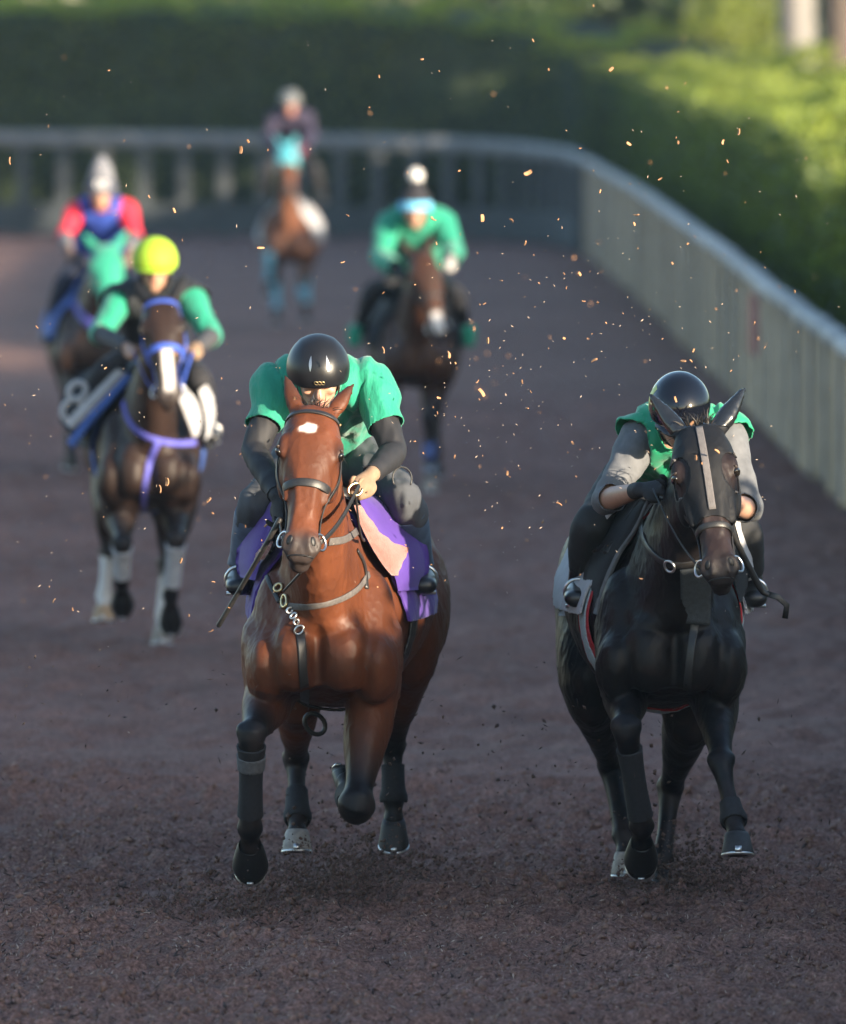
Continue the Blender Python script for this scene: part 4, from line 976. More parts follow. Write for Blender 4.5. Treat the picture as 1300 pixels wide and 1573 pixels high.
mb = MB(); ribbon(mb, [H1['hp'](.93, -.01, -.10), A(462, 880, 29.2), A(436, 908, 29.45)], [V(0, -1, 0)] * 3, .008, .008); obj('chin_cord', mb, leather, b1)
purple = mat('purple_cloth', (.060, .022, .22), .75, .15, 12, .3, 160, sheen=.2, bdist=.003)
pink = mat('pink_towel', (.30, .125, .105), .95, .2, 60, 1.0, 260, sheen=.4, bdist=.006)
cloth_over_back(H1, .36, .86, 1.08, purple, 'saddlecloth', off=.024, slant=.10, nz=.008, thick=.012, flare=.0)
flap(H1, 'saddle_flap', [(550, 760), (566, 806), (590, 850), (606, 884), (612, 908)], [(566, 756), (612, 776), (644, 812), (660, 856), (654, 906)], purple, 29.93, 30.17)
flap(H1, 'saddle_flap', [(430, 770), (420, 800), (408, 835), (398, 870), (392, 892)], [(410, 764), (386, 784), (370, 820), (362, 858), (366, 886)], purple, 29.93, 30.17)
flap(H1, 'towel_pad', [(544, 776), (554, 806), (572, 842), (590, 870), (602, 884)], [(560, 776), (584, 804), (610, 828), (630, 846), (618, 884)], pink, 29.86, 30.02, thick=.02, amp=.02)
flap(H1, 'towel_pad', [(420, 832), (414, 846), (406, 860)], [(402, 832), (388, 848), (384, 862)], pink, 29.86, 30.02, thick=.02, amp=.02)
cloth_over_back(H1, .36, .86, 1.30, leather, 'saddle', off=.066, slant=.05, nz=.0, thick=.014)
cloth_over_back(H1, .47, .56, .70, leather, 'girth', off=.012, thick=.006)
wrap(H1, 0, 2.12, 2.86, wrapdark, .010); wrap(H1, 0, 2.22, 2.36, wrapgrey, .015, 'wrap_band', 'grey band round the top of the dark wrap')
bell(H1, 0, rubber); wrap(H1, 1, 2.1, 2.9, wrapdark, .010)
wrap(H1, 3, 2.35, 3.15, wrapdark, .010); wrap(H1, 2, 2.55, 3.25, wrapdark, .010); bell(H1, 1, rubber, .9)

# ---- the dark horse by the fence
H2 = horse('dark brown horse in a black eye hood with silver black ear covers, nearest the fence', 29.6, 1030, 987, A(1075, 671, 29.2), A(1108, 893, 28.9), [
    dict(hind=False, th=-68, j=(A(962, 985, 29.78), A(962, 1050, 29.92), A(962, 1120, 29.50), A(986, 1268, 29.66)), k=1.1),
    dict(hind=False, th=16, dx=.12, j=(A(1098, 985, 29.78), A(1098, 1062, 29.86), A(1108, 1172, 29.50), A(1127, 1258, 29.38)), k=1.0),
    dict(hind=True, th=6, dx=.1, j=(A(915, 940, 31.0), A(908, 1055, 30.72), A(938, 1178, 31.12), A(958, 1284, 30.95))),
    dict(hind=True, th=-4, j=(A(1045, 960, 31.0), A(1062, 1085, 30.72), A(1030, 1212, 31.10), A(1018, 1322, 30.95)))],
    DARK, [rubber, hoofdark, hooflight, hoofdark], .0078, ears=((-.55, .1), (.80, .05)), earlen=.205, roll=.10)
hoodm = mat('black_hood_cloth', (.0065, .007, .009), .62, .2, 40, .5, 300, spec=.25, bdist=.002)
earm = mat('glossy_ear_cover', (.010, .011, .013), .20, .1, 20, spec=.6, coat=.25)
i = H2['info']; hu, hx, hf = i['hu'], i['hx'], i['hf']
eye = np.sqrt(((hu - .305) / .115) ** 2 + ((np.abs(hx) - .092) / .036) ** 2) - 1
eye = np.where(hf < -.06, 1, eye)
fh = np.minimum(np.minimum(.60 + .05 * np.abs(hx) / .1 + .9 * np.clip(-.02 - hf, 0, 1) - hu, eye * .1), hf + .17)
fh = np.minimum(fh, hu + .035); fh = np.where(i['head'], fh, -.2)
hood = obj('hood', shell(H2['me'], fh, .006, .0, 20, .005), hoodm, H2['root'])
fe = np.where(i['head'] & (np.abs(hx) > .015) & (hf > -.10), np.minimum(-.035 - hu, .5), -.2)
obj('ear_cover', shell(H2['me'], fe, .006, 0, 20, .004), earm, H2['root'])
hb = bvh_of(hood.data); off0 = ROOT[H2['root']]
def localray(u0, u1, a0, a1, width, thick, n=24, lift=.004):
    P, N = [], []
    for k in range(n + 1):
        t = k / n; u = u0 + (u1 - u0) * t; a = a0 + (a1 - a0) * t; c = H2['hp'](u, 0, -.03) - off0; d = H2['lat'] * math.sin(a) + H2['fr'] * math.cos(a)
        h, nn, _, _ = hb.ray_cast(c + d * .25, -d)
        if h is not None: P.append(h + off0 + d * lift); N.append(d)
    mb = MB(); ribbon(mb, P, N, width, thick); return mb
obj('centre_band', localray(-.02, .57, 0, R(2), .026, .003), mat('grey_elastic', (.13, .12, .12), .8, .2, 60, .5, 400), hood)
for s in (-1, 1):
    P = []
    for a in np.linspace(0, 2 * math.pi, 30):
        u = .305 + .118 * math.cos(a); x = s * (.092 + .037 * math.sin(a)); c = H2['hp'](u, x, 0)
        h, nn, _, _ = hb.ray_cast(c + H2['fr'] * .3 + H2['lat'] * s * .12 - off0, (-H2['fr'] - H2['lat'] * s * .4).normalized())
        if h is not None: P.append(h + off0 + H2['fr'] * .003)
    if len(P) > 5:
        mb = MB(); tube(mb, P, [.0042] * len(P), per=1, seg=8); obj('eye_hole_trim', mb, mat('grey_elastic', (.2, .185, .18)), hood)
b2 = bridle(H2, leather, .66, brow=False, nosew=.022, width=.016, cheek_u=.88)
bv2 = H2['bvh']
bp = MB(); pxstrap(bp, bv2, [(985, 790), (990, 830), (1012, 858), (1040, 868), (1075, 862), (1110, 850)], .026); bs2 = obj('neck_strap', bp, leather, H2['root'])
c, n_ = hitpx(bv2, 1032, 868, .014); mb = MB(); torus(mb, c, .022, .005, n_); obj('ring', mb, metal, bs2)
bp = MB(); ribbon(bp, [h for h, _ in [hitpx(bv2, 1066, y, .012) for y in range(870, 960, 8)]], [V(0, -1, .3)] * 12, .11, .008); obj('chest_bib', bp, mat('dark_grey_mesh', (.045, .052, .058), .8, .3, 60, .6, 260), bs2)
bp = MB(); pxstrap(bp, bv2, [(1068, 955), (1062, 1000), (1056, 1060)], .03); obj('tie_strap', bp, leather, bs2)
blackpad = mat('black_saddle_pad', (.012, .013, .015), .8, .25, 30, .4, 200); greytrim = mat('grey_trim', (.12, .12, .12), .8, .2, 40)
whitecloth = mat('white_saddlecloth', (.42, .42, .44), .85, .1, 8, .3, 160)
wc2 = cloth_over_back(H2, .40, 1.25, 1.10, whitecloth, 'saddlecloth', off=.024, slant=.10, nz=.006, thick=.008, flare=.03)
flap(H2, 'cloth_corner', [(906, 906), (906, 930), (905, 946)], [(872, 900), (862, 926), (858, 946)], whitecloth, 30.55, 30.8, amp=.02)
flap(H2, 'cloth_edge', [(990, 752), (962, 772), (938, 792), (924, 812)], [(966, 752), (942, 764), (924, 778), (920, 800)], whitecloth, 30.02, 30.12, amp=.02)
flap(H2, 'cloth_edge', [(1128, 800), (1138, 836), (1146, 868)], [(1140, 796), (1152, 834), (1158, 872)], whitecloth, 29.98, 30.1)
flap(H2, 'saddle_pad', [(996, 768), (976, 810), (950, 850), (930, 896), (918, 942)], [(972, 764), (930, 806), (906, 850), (895, 896), (904, 930)], blackpad, 29.90, 30.14)
flap(H2, 'pad_trim', [(999, 768), (980, 812), (954, 853), (935, 898), (921, 946)], [(992, 768), (972, 810), (945, 850), (924, 896), (911, 942)], greytrim, 29.89, 29.92)
flap(H2, 'saddle_pad', [(1118, 800), (1122, 850), (1128, 890), (1136, 925)], [(1132, 800), (1146, 848), (1150, 890), (1143, 922)], blackpad, 29.90, 30.08)
cloth_over_back(H2, .36, .86, 1.30, leather, 'saddle', off=.066, slant=.05, nz=.0, thick=.014)
redm = mat('red_braid', (.36, .02, .03), .7, .2, 40); elast = mat('pale_blue_elastic', (.36, .45, .48), .85, .15, 40, .4, 400)
g2 = cloth_over_back(H2, .40, .56, .72, redm, 'girth', off=.012, thick=.006)
cloth_over_back(H2, .425, .535, .73, elast, 'girth_band', off=.017, thick=.006)
wrap(H2, 0, 2.2, 2.9, wrapdark, .009); bell(H2, 0, rubber, .95); wrap(H2, 1, 2.7, 3.2, wrapdark, .008)

# ---- the dark horse with the royal blue bridle
d3 = 42.5
H3 = horse('dark brown horse with a blue bridle, white nose stripe and white leg boots', d3, 230, 222, A(247, 468, d3 - .40), A(260, 618, d3 - .72), [
    dict(hind=False, th=-75, j=(A(185, 740, d3 + .18), A(184, 785, d3 + .32), A(188, 835, d3 - .05), A(187, 895, d3 + .12)), k=1.05),
    dict(hind=False, th=-60, j=(A(268, 740, d3 + .18), A(270, 780, d3 + .32), A(271, 828, d3 - .05), A(262, 915, d3 + .1)), k=1.05),
    dict(hind=True, th=12, j=(A(185, 720, d3 + 1.4), A(176, 790, d3 + 1.12), A(166, 850, d3 + 1.5), A(160, 915, d3 + 1.3))),
    dict(hind=True, th=5, j=(A(262, 720, d3 + 1.4), A(268, 790, d3 + 1.12), A(256, 868, d3 + 1.5), A(250, 945, d3 + 1.3)))],
    bay((.024, .014, .011), (.012, .011, .013), 1.2, .6, blaze=(.50, .92, .01, .026), socks=((2, 2.1), (3, 2.3))), [rubber, rubber, mat('tan_hoof', (.36, .24, .14), .7, .3, 30), hooflight], .0115, ears=((-.5, .1), (.5, .1)), earlen=.17)
blue3 = mat('royal_blue_webbing', (.035, .085, .42), .7, .2, 40)
bridle(H3, blue3, .50, width=.028, nosew=.034); bv3 = H3['bvh']
i = H3['info']; fe = np.where(i['head'] & (np.abs(i['hx']) > .01) & (i['hf'] > -.12), -.03 - i['hu'], -.2)
obj('ear_cover', shell(H3['me'], fe, .008, 0, 20, .004), hoodm, H3['root'])
lil = mat('lilac_blue_webbing', (.10, .10, .45), .7, .2, 40)
bp = MB(); pxstrap(bp, bv3, [(190, 618), (198, 645), (216, 665), (243, 676), (272, 682), (300, 680)], .032, .01); br3 = obj('breastplate', bp, lil, H3['root'])
bp = MB(); pxstrap(bp, bv3, [(243, 678), (232, 705), (224, 735), (221, 765), (221, 800)], .032, .01); obj('tie_strap', bp, lil, br3)
flap(H3, 'fleece_pad', [(220, 594), (234, 624), (244, 650), (251, 664)], [(232, 592), (250, 616), (258, 636), (254, 660)], mat('pale_blue_fleece', (.24, .28, .46), .9, .15, 30), d3 - .10, d3 - .06)
flap(H3, 'fleece_pad', [(270, 600), (280, 624), (290, 650), (298, 672)], [(284, 594), (304, 618), (310, 644), (306, 668)], mat('pale_fleece', (.36, .36, .38), .9, .15, 30), d3 - .04, d3 + .06)
bluem = mat('blue_cloth_edge', (.05, .11, .36), .8, .2, 20)
num3 = mat('black_number_cloth', (.012, .014, .02), .85, .2, 20)
numc = cloth_over_back(H3, .40, 1.0, 1.08, num3, 'saddlecloth', off=.03, slant=.10, nz=.004, thick=.01, flare=.02)
flap(H3, 'number_cloth', [(186, 566), (160, 596), (128, 632), (106, 668)], [(150, 560), (112, 580), (94, 610), (92, 648)], num3, d3 + .40, d3 + .62)
flap(H3, 'white_cloth_band', [(196, 572), (170, 600), (138, 634), (112, 660)], [(180, 566), (152, 594), (122, 624), (100, 650)], whitecloth, d3 + .36, d3 + .38)
flap(H3, 'blue_cloth_edge', [(204, 580), (178, 610), (146, 646), (112, 690)], [(195, 572), (169, 602), (137, 636), (103, 678)], bluem, d3 + .34, d3 + .36)
flap(H3, 'white_cloth_band', [(306, 600), (314, 626), (318, 650), (316, 676)], [(318, 590), (328, 612), (330, 640), (324, 668)], whitecloth, d3 + .30, d3 + .42)
cloth_over_back(H3, .36, .86, 1.30, leather, 'saddle', off=.062, slant=.05, thick=.012)
mb = MB(); 
for cx8, cy, rr in ((119, 601, .050), (112, 630, .060)): torus(mb, A(cx8, cy, d3 + .42), rr, .017, (-.1, -1, .1), sx=.85, seg=24)
obj('number', mb, whitecloth, numc)
for lg in (0, 1): wrap(H3, lg, 2.08, 2.8, wrapwhite, .014)
cloth_over_back(H3, .46, .56, .70, bluem, 'girth', off=.012, thick=.006)
for lg in (0, 1): bell(H3, lg, rubber, .95)

# ---- the three horses farther back
def gait(d0, cx, rcx, drop=0.0, flip=1):
    s = d0 / FPX
    def W(x, y, z): return V((cx + (rcx - cx) * max(0, y) / 1.4 - 650) * (d0 + y) / FPX + x, d0 + y, z + drop)
    a, b = (-1, 1) if flip > 0 else (1, -1)
    legs = [dict(hind=False, th=-35, j=(W(a * .17, .14, 1.0), W(a * .18, .30, .86), W(a * .18, -.08, .62), W(a * .17, .02, .30))),
            dict(hind=False, th=-140, j=(W(b * .17, .14, 1.0), W(b * .18, .30, .84), W(b * .16, .02, .44), W(b * .15, .30, .52))),
            dict(hind=True, th=10, j=(W(a * .2, 1.4, 1.05), W(a * .2, 1.12, .84), W(a * .17, 1.5, .50), W(a * .16, 1.28, .17))),
            dict(hind=True, th=-20, j=(W(b * .2, 1.4, 1.05), W(b * .2, 1.14, .86), W(b * .17, 1.6, .56), W(b * .17, 1.55, .25)))]
    return legs
d4 = 60.0
H4 = horse('dark horse in a bright green hood, farthest left, half hidden behind another horse', d4, 145, 140, A(163, 386, d4 - .4), A(170, 492, d4 - .75), gait(d4, 145, 140), bay((.030, .018, .015), (.014, .013, .014), 1.2), [rubber] * 4, .016, ears=((-.75, .2), (.75, .2)), earlen=.19)
green = mat('jade_green_cloth', (.01, .24, .15), .75, .12, 12, .3, 120, sheen=.2)
i = H4['info']; f4 = np.where(i['head'], np.minimum(.80 - i['hu'], i['hf'] + .17), -.2)
f4 = np.where((i['hu'] < -.12) & (np.abs(i['hx']) < .02), -.1, f4)
obj('hood', shell(H4['me'], f4, .010, 0, 20, .006), green, H4['root'])
bv4 = H4['bvh']; bp = MB(); pxstrap(bp, bv4, [(112, 455), (122, 480), (140, 497), (165, 500)], .06, .012); obj('breastplate', bp, lil, H4['root'])
cloth_over_back(H4, .2, 1.0, 1.05, bluem, 'saddlecloth', off=.03, slant=.10, thick=.012, flare=.05)
d5 = 58.0
lg5 = gait(d5, 641, 636, flip=1)
lg5[1] = dict(hind=False, th=-12, j=(A(665, 560, d5 + .15), A(664, 592, d5 + .3), A(657, 642, d5 - .1), A(661, 716, d5 + .05)))
H5 = horse('brown horse with a white nose spot and pale blue ankle bandage, behind the leading bay', d5, 641, 634, A(646, 392, d5 - .4), A(677, 516, d5 - .72), lg5, bay((.042, .019, .012), (.016, .014, .016), 1.3, .6, blaze=(.76, .97, .004, .035)), [hoofdark, hooflight, hoofdark, hoofdark], .016, ears=((-.4, .2), (.4, .2)), roll=.12)
bridle(H5, leather, .55)
wrap(H5, 1, 2.5, 2.78, wraproyal, .014); wrap(H5, 1, 2.95, 3.6, mat('pale_blue_grey_wrap', (.26, .30, .38), .85, .2, 30), .012)
cloth_over_back(H5, .2, 1.0, 1.05, num3, 'saddlecloth', off=.03, slant=.10, thick=.012, flare=.03)
d6 = 92.0
lg6 = gait(d6, 443, 447, flip=1)
lg6[0] = dict(hind=False, th=-10, j=(A(420, 340, d6 + .15), A(420, 362, d6 + .3), A(414, 395, d6 - .05), A(412, 432, d6 + .05)))
H6 = horse('chestnut brown horse with a pale blue hood and blue leg bandages, last in the line', d6, 442, 450, A(441, 228, d6 - .3), A(446, 298, d6 - .72), lg6, bay((.115, .048, .027), (.06, .03, .022), 1.0, .7), [hoofdark] * 4, .02, group='racehorses galloping on the track')
cyan = mat('pale_cyan_cloth', (.06, .30, .36), .8, .1, 12)
i = H6['info']; f6 = np.where(i['head'], np.minimum(.42 - i['hu'], i['hf'] + .17), -.2); obj('hood', shell(H6['me'], f6, .012, 0, 20, .006), cyan, H6['root'])
cloth_over_back(H6, .2, 1.1, 1.02, whitecloth, 'saddlecloth', off=.03, slant=.10, thick=.012, flare=.06)
for lg in range(4): wrap(H6, lg, 1.95, 2.95, wrapblue, .016)

# ================================================================== RIDERS
teal = mat('teal_shirt', (.006, .235, .145), .75, .12, 10, .6, 17, sheen=.2, bdist=.022, stretch=(1.5, .7, .6))
blacksl = mat('black_undershirt', (.013, .013, .016), .7, .2, 30, .3, 400, bdist=.002)
jeans = mat('grey_black_denim', (.055, .060, .070), .85, .35, 9, .5, 500, bdist=.002)
chaps = mat('blue_grey_chaps', (.075, .11, .17), .6, .3, 20, .3, 200, bdist=.002)
bootm = mat('black_boot', (.014, .014, .016), .35, .3, 40)
gloveb = mat('black_glove', (.014, .014, .016), .7, .3, 60, .4, 300); glovel = mat('cream_glove', (.25, .165, .105), .8, .15, 50, .4, 300, bdist=.003)
helm1 = mat('satin_black_helmet', (.009, .0095, .012), .36, .1, 200, .12, 160, spec=.38, bdist=.001); helm2 = mat('gloss_black_helmet', (.004, .005, .009), .07, .05, 40, spec=.42, coat=.12)
def stirrup(ho, ankle, toe, m=metal):
    a, t = Vector(ankle), Vector(toe); c = a.lerp(t, .62) + V(0, 0, -.015); mb = MB()
    torus(mb, c + V(0, 0, .015), .052, .006, (0, -1, -.2), sx=1.0, seg=20); mb.box(c + V(0, 0, -.036), (.048, .018, .006)); st = obj('stirrup', mb, m, ho['root'])
    mb = MB(); top = V(ho['xc'](.55) + (.24 if a.x > ho['xc'](.55) else -.24), ho['d0'] + .55, 1.42); ribbon(mb, [c + V(0, 0, .077), (c + top) / 2 + V(.02 if a.x > top.x else -.02, 0, .04), top], [V(1, -.3, 0)] * 3, .024, .005); obj('stirrup_leather', mb, leather, st)

# ---- rider of the bay
J1 = dict(hd=A(489, 577, 29.78), sh=[A(427, 592, 30.02), A(568, 590, 30.02)], el=[A(391, 692, 29.86), A(606, 694, 29.86)], wr=[A(427, 764, 29.56), A(570, 730, 29.60)], pv=A(508, 694, 30.58),
          hip=[A(470, 702, 30.52), A(548, 702, 30.52)], kn=[A(395, 772, 30.05), A(622, 768, 30.05)], an=[A(371, 872, 30.36), A(646, 872, 30.36)], toe=[A(366, 902, 30.12), A(653, 900, 30.12)])
r1 = rider('rider in teal T-shirt and satin black helmet crouched on the leading bay horse', J1, (.05, -.88, -.46), .0072,
           hands=(dict(d=V(.05, -.40, -.90), pn=V(.75, .5, -.2), curl=1.0), dict(d=V(-.55, -.68, -.45), pn=V(-.2, .65, -.75), curl=1.2)))
wear(r1, 'shirt', teal, torso=(.17, 3), arm=(-1, .62), neck=.35, off=.018, nz=.021, nscale=9)
[wear(r1, 'sleeve', blacksl, arm=(.45, 1.93), off=.006, nz=.006, nscale=16, only=k) for k in (0, 1)]
wear(r1, 'breeches', jeans, torso=(-1, .24), leg=(-1, 1.25), off=.010, nz=.014, nscale=13)
for k in (0, 1): wear(r1, 'chap', chaps, leg=(1.15, 1.98), off=.016, only=k, nz=.004, nscale=14); wear(r1, 'boot', bootm, leg=(1.85, 4), off=.012, only=k, nz=0)
wear(r1, 'glove', gloveb, arm=(1.9, 4), off=.003, only=0, nz=0, thick=.002); wear(r1, 'glove', glovel, arm=(1.92, 4), off=.003, only=1, nz=0, thick=.002, label='cream glove on the hand holding the rein')
he = helmet(r1, helm1, ax=(.117, .136, .124), ridge=True, peak=False)
for s in (-1, 1):
    mb = MB(); rows = []
    for t in np.linspace(0, 1, 9):
        th = 44 + 30 * t; hw = 3.2 * math.sin(math.pi * (t * .96 + .02)) + .1
        rows.append([r1['hpt'](th, R(90 - s * (18 + a * hw + 4 * (1 - t))), 1.012) for a in (-1, 0, 1)] )
    for rw in rows: rw[1] = r1['hpt'](44, R(90)) * 0 + rw[1]
    mb.grid(rows, closed=False); obj('silver_strip', mb, mat('silver_metal', (.45, .45, .46), .3, .1, 30, metal=.9), he)  # two silver leaf-shaped strips on the helmet front
mb = MB(); c = r1['hpt'](96, R(90), 1.02)
for k in (-1, 0, 1): torus(mb, c + r1['lt'] * .012 * k, .006, .0016, r1['fw'], sx=1.4, seg=10)
obj('emblem', mb, brass, he)
for k in (0, 1): stirrup(H1, J1['an'][k], J1['toe'][k])
rein(H1, H1['bit'][1], A(552, 745, 29.42), leather, .03); rein(H1, H1['bit'][0], A(430, 798, 29.42), leather, .02)
rein(H1, A(546, 750, 29.42), A(560, 830, 29.7), leather, .06, .012)
mb = MB(); torus(mb, A(546, 752, 29.40), .022, .0055, (.4, -1, .2), sx=1.3, up=V(-.4, 0, 1), arc=(R(-40), R(250))); obj('rein_hook', mb, brass, H1['root'])
mb = MB(); torus(mb, A(618, 735, 29.95), .036, .0035, (.2, -1, .2), sx=1.2, arc=(R(-30), R(210)), up=V(1, 0, 0)); obj('rein_end', mb, leather, H1['root'])
mb = MB(); tube(mb, [A(430, 798, 29.36), A(408, 838, 29.38), A(375, 895, 29.5), A(336, 961, 29.6)], [.011, .0095, .009, .010], per=4, seg=10); o = obj('whip', mb, leather); tag(o, 'black riding whip in the gloved hand of the rider on the bay', 'whip'); recenter(o)

# ---- rider of the dark horse by the fence
J2 = dict(hd=A(1044, 634, 29.74), sh=[A(988, 672, 30.02), A(1112, 670, 30.02)], el=[A(930, 768, 29.84), A(1150, 782, 29.84)], wr=[A(984, 752, 29.52), A(1112, 770, 29.56)], pv=A(1008, 735, 30.58),
          hip=[A(970, 742, 30.52), A(1050, 742, 30.52)], kn=[A(908, 805, 30.08), A(1140, 812, 30.08)], an=[A(893, 893, 30.36), A(1152, 893, 30.36)], toe=[A(886, 920, 30.12), A(1160, 920, 30.1)])
r2 = rider('rider in glossy black helmet and green vest on the hooded dark horse', J2, (0, -.84, -.54), .0072,
           hands=(dict(d=V(.86, -.45, .12), pn=V(.1, .7, -.7), curl=1.0), dict(d=V(-.8, -.5, .1), pn=V(-.1, .7, -.7), curl=1.0)))
greysl = mat('grey_sleeve', (.115, .12, .13), .8, .2, 30, .3, 300, bdist=.002)
[wear(r2, 'sleeve', greysl, arm=(-1, 1.18), off=.010, nz=.011, nscale=13, only=k) for k in (0, 1)]
wear(r2, 'vest', mat('emerald_vest', (.004, .27, .13), .6, .12, 12, .3, 300, sheen=.2, bdist=.002), torso=(.17, 3), arm=(-1, .04), neck=.45, off=.028, nz=.030, nscale=13)
wear(r2, 'breeches', mat('black_breeches', (.022, .023, .025), .8, .25, 12), torso=(-1, .24), leg=(-1, 1.75), off=.014, nz=.008, nscale=12)
for k in (0, 1): wear(r2, 'boot', bootm, leg=(1.6, 4), off=.013, only=k, nz=0); wear(r2, 'glove', gloveb, arm=(1.84, 4), off=.003, only=k, nz=0, thick=.002)
he = helmet(r2, helm2, ax=(.114, .134, .122), peak=True); 
mb = MB(); rows = [[r2['hpt'](th, a, 1.006) for a in np.linspace(R(172), R(190), 5)] for th in np.linspace(48, 96, 8)]; mb.grid(rows, closed=False); obj('side_badge', mb, mat('lime_band', (.36, .40, .03), .4), he)
hr = MB(); strands(hr, [H2['hp'](-.03, x, .0) for x in np.linspace(-.045, .045, 8)], [(-H2['ax'] * .9 + H2['lat'] * x * .35 + H2['fr'] * .1) for x in np.linspace(-1, 1, 8)], .075, .006, 420, droop=.5, jit=.22); obj('forelock', hr, hairblack, H2['root'], kind='stuff')
for k in (0, 1): stirrup(H2, J2['an'][k], J2['toe'][k])
rein(H2, H2['bit'][0], A(1004, 752, 29.4), leather, .03); rein(H2, H2['bit'][1], A(1108, 772, 29.45), leather, .02)
mb = MB(); tube(mb, [A(1112, 792, 29.42), A(1140, 850, 29.5), A(1168, 903, 29.55), A(1180, 914, 29.55)], [.010, .012, .013, .009], per=4, seg=10); ribbon(mb, [A(1178, 912, 29.55), A(1195, 917, 29.55), A(1209, 930, 29.56), A(1206, 950, 29.56)], [V(.3, -1, .2)] * 4, .022, .006)
o = obj('whip', mb, leather); tag(o, 'black whip with a bent flap beside the hooded dark horse', 'whip'); recenter(o)

# ---- rider in the lime cap
J3 = dict(hd=A(238, 408, 42.75), sh=[A(186, 462, 42.98), A(290, 458, 42.98)], el=[A(152, 512, 42.75), A(326, 516, 42.75)], wr=[A(200, 536, 42.3), A(300, 536, 42.3)], pv=A(238, 548, 43.5),
          hip=[A(212, 552, 43.45), A(266, 552, 43.45)], kn=[A(160, 572, 42.95), A(306, 582, 42.95)], an=[A(122, 640, 43.2), A(322, 652, 43.2)], toe=[A(117, 662, 42.98), A(326, 672, 42.98)])
r3 = rider('rider in lime yellow helmet cover and dark goggles on the blue bridled horse', J3, (0, -.97, -.22), .011)
[wear(r3, 'sleeve', teal, arm=(-1, 1.12), off=.014, nz=.008, only=k) for k in (0, 1)]; wear(r3, 'vest', mat('black_vest', (.016, .018, .022), .7, .2, 20), torso=(.15, 3), arm=(-1, .10), neck=.75, off=.034, nz=.01)
[wear(r3, 'cuff', mat('dark_grey_sleeve', (.05, .05, .056), .8), arm=(1.0, 1.9), off=.008, nz=.003, only=k) for k in (0, 1)]
wear(r3, 'breeches', mat('black_breeches2', (.014, .014, .018), .8), torso=(-1, .24), leg=(-1, 1.75), off=.014, nz=.006)
for k in (0, 1): wear(r3, 'boot', bootm, leg=(1.6, 4), off=.013, only=k, nz=0); stirrup(H3, J3['an'][k], J3['toe'][k])
wear(r3, 'glove', glovel, arm=(1.9, 4), off=.003, only=1, nz=0, thick=.002)
lime = mat('lime_cover', (.27, .43, .02), .7, .06, 20, .3, 120)
helmet(r3, lime, ax=(.122, .140, .126), name='helmet_cover', pm=lime)
mb = MB(); rows = [[r3['hp'](x, .102 - (abs(x) / .07) ** 2.4 * .055, .006 + y) for x in np.linspace(-.075, .075, 15)] for y in (-.024, .024)]; mb.grid(rows, closed=False); obj('goggles', mb, mat('dark_goggles', (.008, .008, .01), .1), r3['root'])
rein(H3, H3['bit'][0], A(206, 540, 42.2), blue3, .03); rein(H3, H3['bit'][1], A(296, 540, 42.2), blue3, .02, mid=[A(285, 568, 42.0)])

# ---- rider in red sleeves
J4 = dict(hd=A(155, 296, 60.2), sh=[A(118, 325, 60.42), A(193, 323, 60.42)], el=[A(98, 362, 60.25), A(208, 362, 60.25)], wr=[A(108, 388, 59.9), A(196, 394, 59.9)], pv=A(152, 398, 60.95),
          hip=[A(134, 402, 60.9), A(172, 402, 60.9)], kn=[A(97, 436, 60.45), A(200, 440, 60.45)], an=[A(76, 508, 60.7), A(212, 512, 60.7)], toe=[A(72, 524, 60.5), A(216, 528, 60.5)])
r4 = rider('rider with red sleeves, blue vest and a grey knitted helmet cover, at far left', J4, (0, -.97, -.2), .016)
wear(r4, 'shirt', mat('red_shirt', (.55, .02, .045), .75), arm=(-1, 1.15), torso=(.8, 3), off=.018, nz=.008)
wear(r4, 'vest', mat('blue_vest', (.02, .055, .32), .75), torso=(.15, 3), arm=(-1, .0), off=.030, nz=.01)
[wear(r4, 'cuff', mat('pale_grey_sleeve', (.15, .15, .16), .8), arm=(1.08, 1.75), off=.01, nz=.003, only=k) for k in (0, 1)] 
wear(r4, 'breeches', mat('navy_breeches', (.014, .018, .035), .8), torso=(-1, .24), leg=(-1, 1.75), off=.014, nz=.006)
for k in (0, 1): wear(r4, 'boot', mat('navy_boot', (.012, .02, .04), .5), leg=(1.6, 4), off=.013, only=k, nz=0); wear(r4, 'glove', mat('tan_glove', (.16, .10, .08), .8), arm=(1.75, 4), off=.004, only=k, nz=0, thick=.002)
he = helmet(r4, mat('grey_knit', (.075, .08, .11), .9, .2, 60, .5, 120), ax=(.122, .138, .125), name='helmet_cover', peak=False)
mb = MB(); tube(mb, [r4['hpt'](3, 0) - r4['up'] * .05, r4['hpt'](3, 0) + r4['up'] * .035, r4['hpt'](3, 0) + r4['up'] * .09], [.098, .080, .048], per=4, seg=16); obj('cover_top', mb, mat('pale_knit', (.15, .155, .18), .9, .2, 60), he)
mb = MB()
for x in (-.022, .022): torus(mb, r4['hpt'](72, R(84), 1.03) + r4['lt'] * x, .019, .008, r4['fw'], sx=1.4, seg=12)
obj('badge', mb, mat('white_badge', (.6, .6, .6), .7), he)

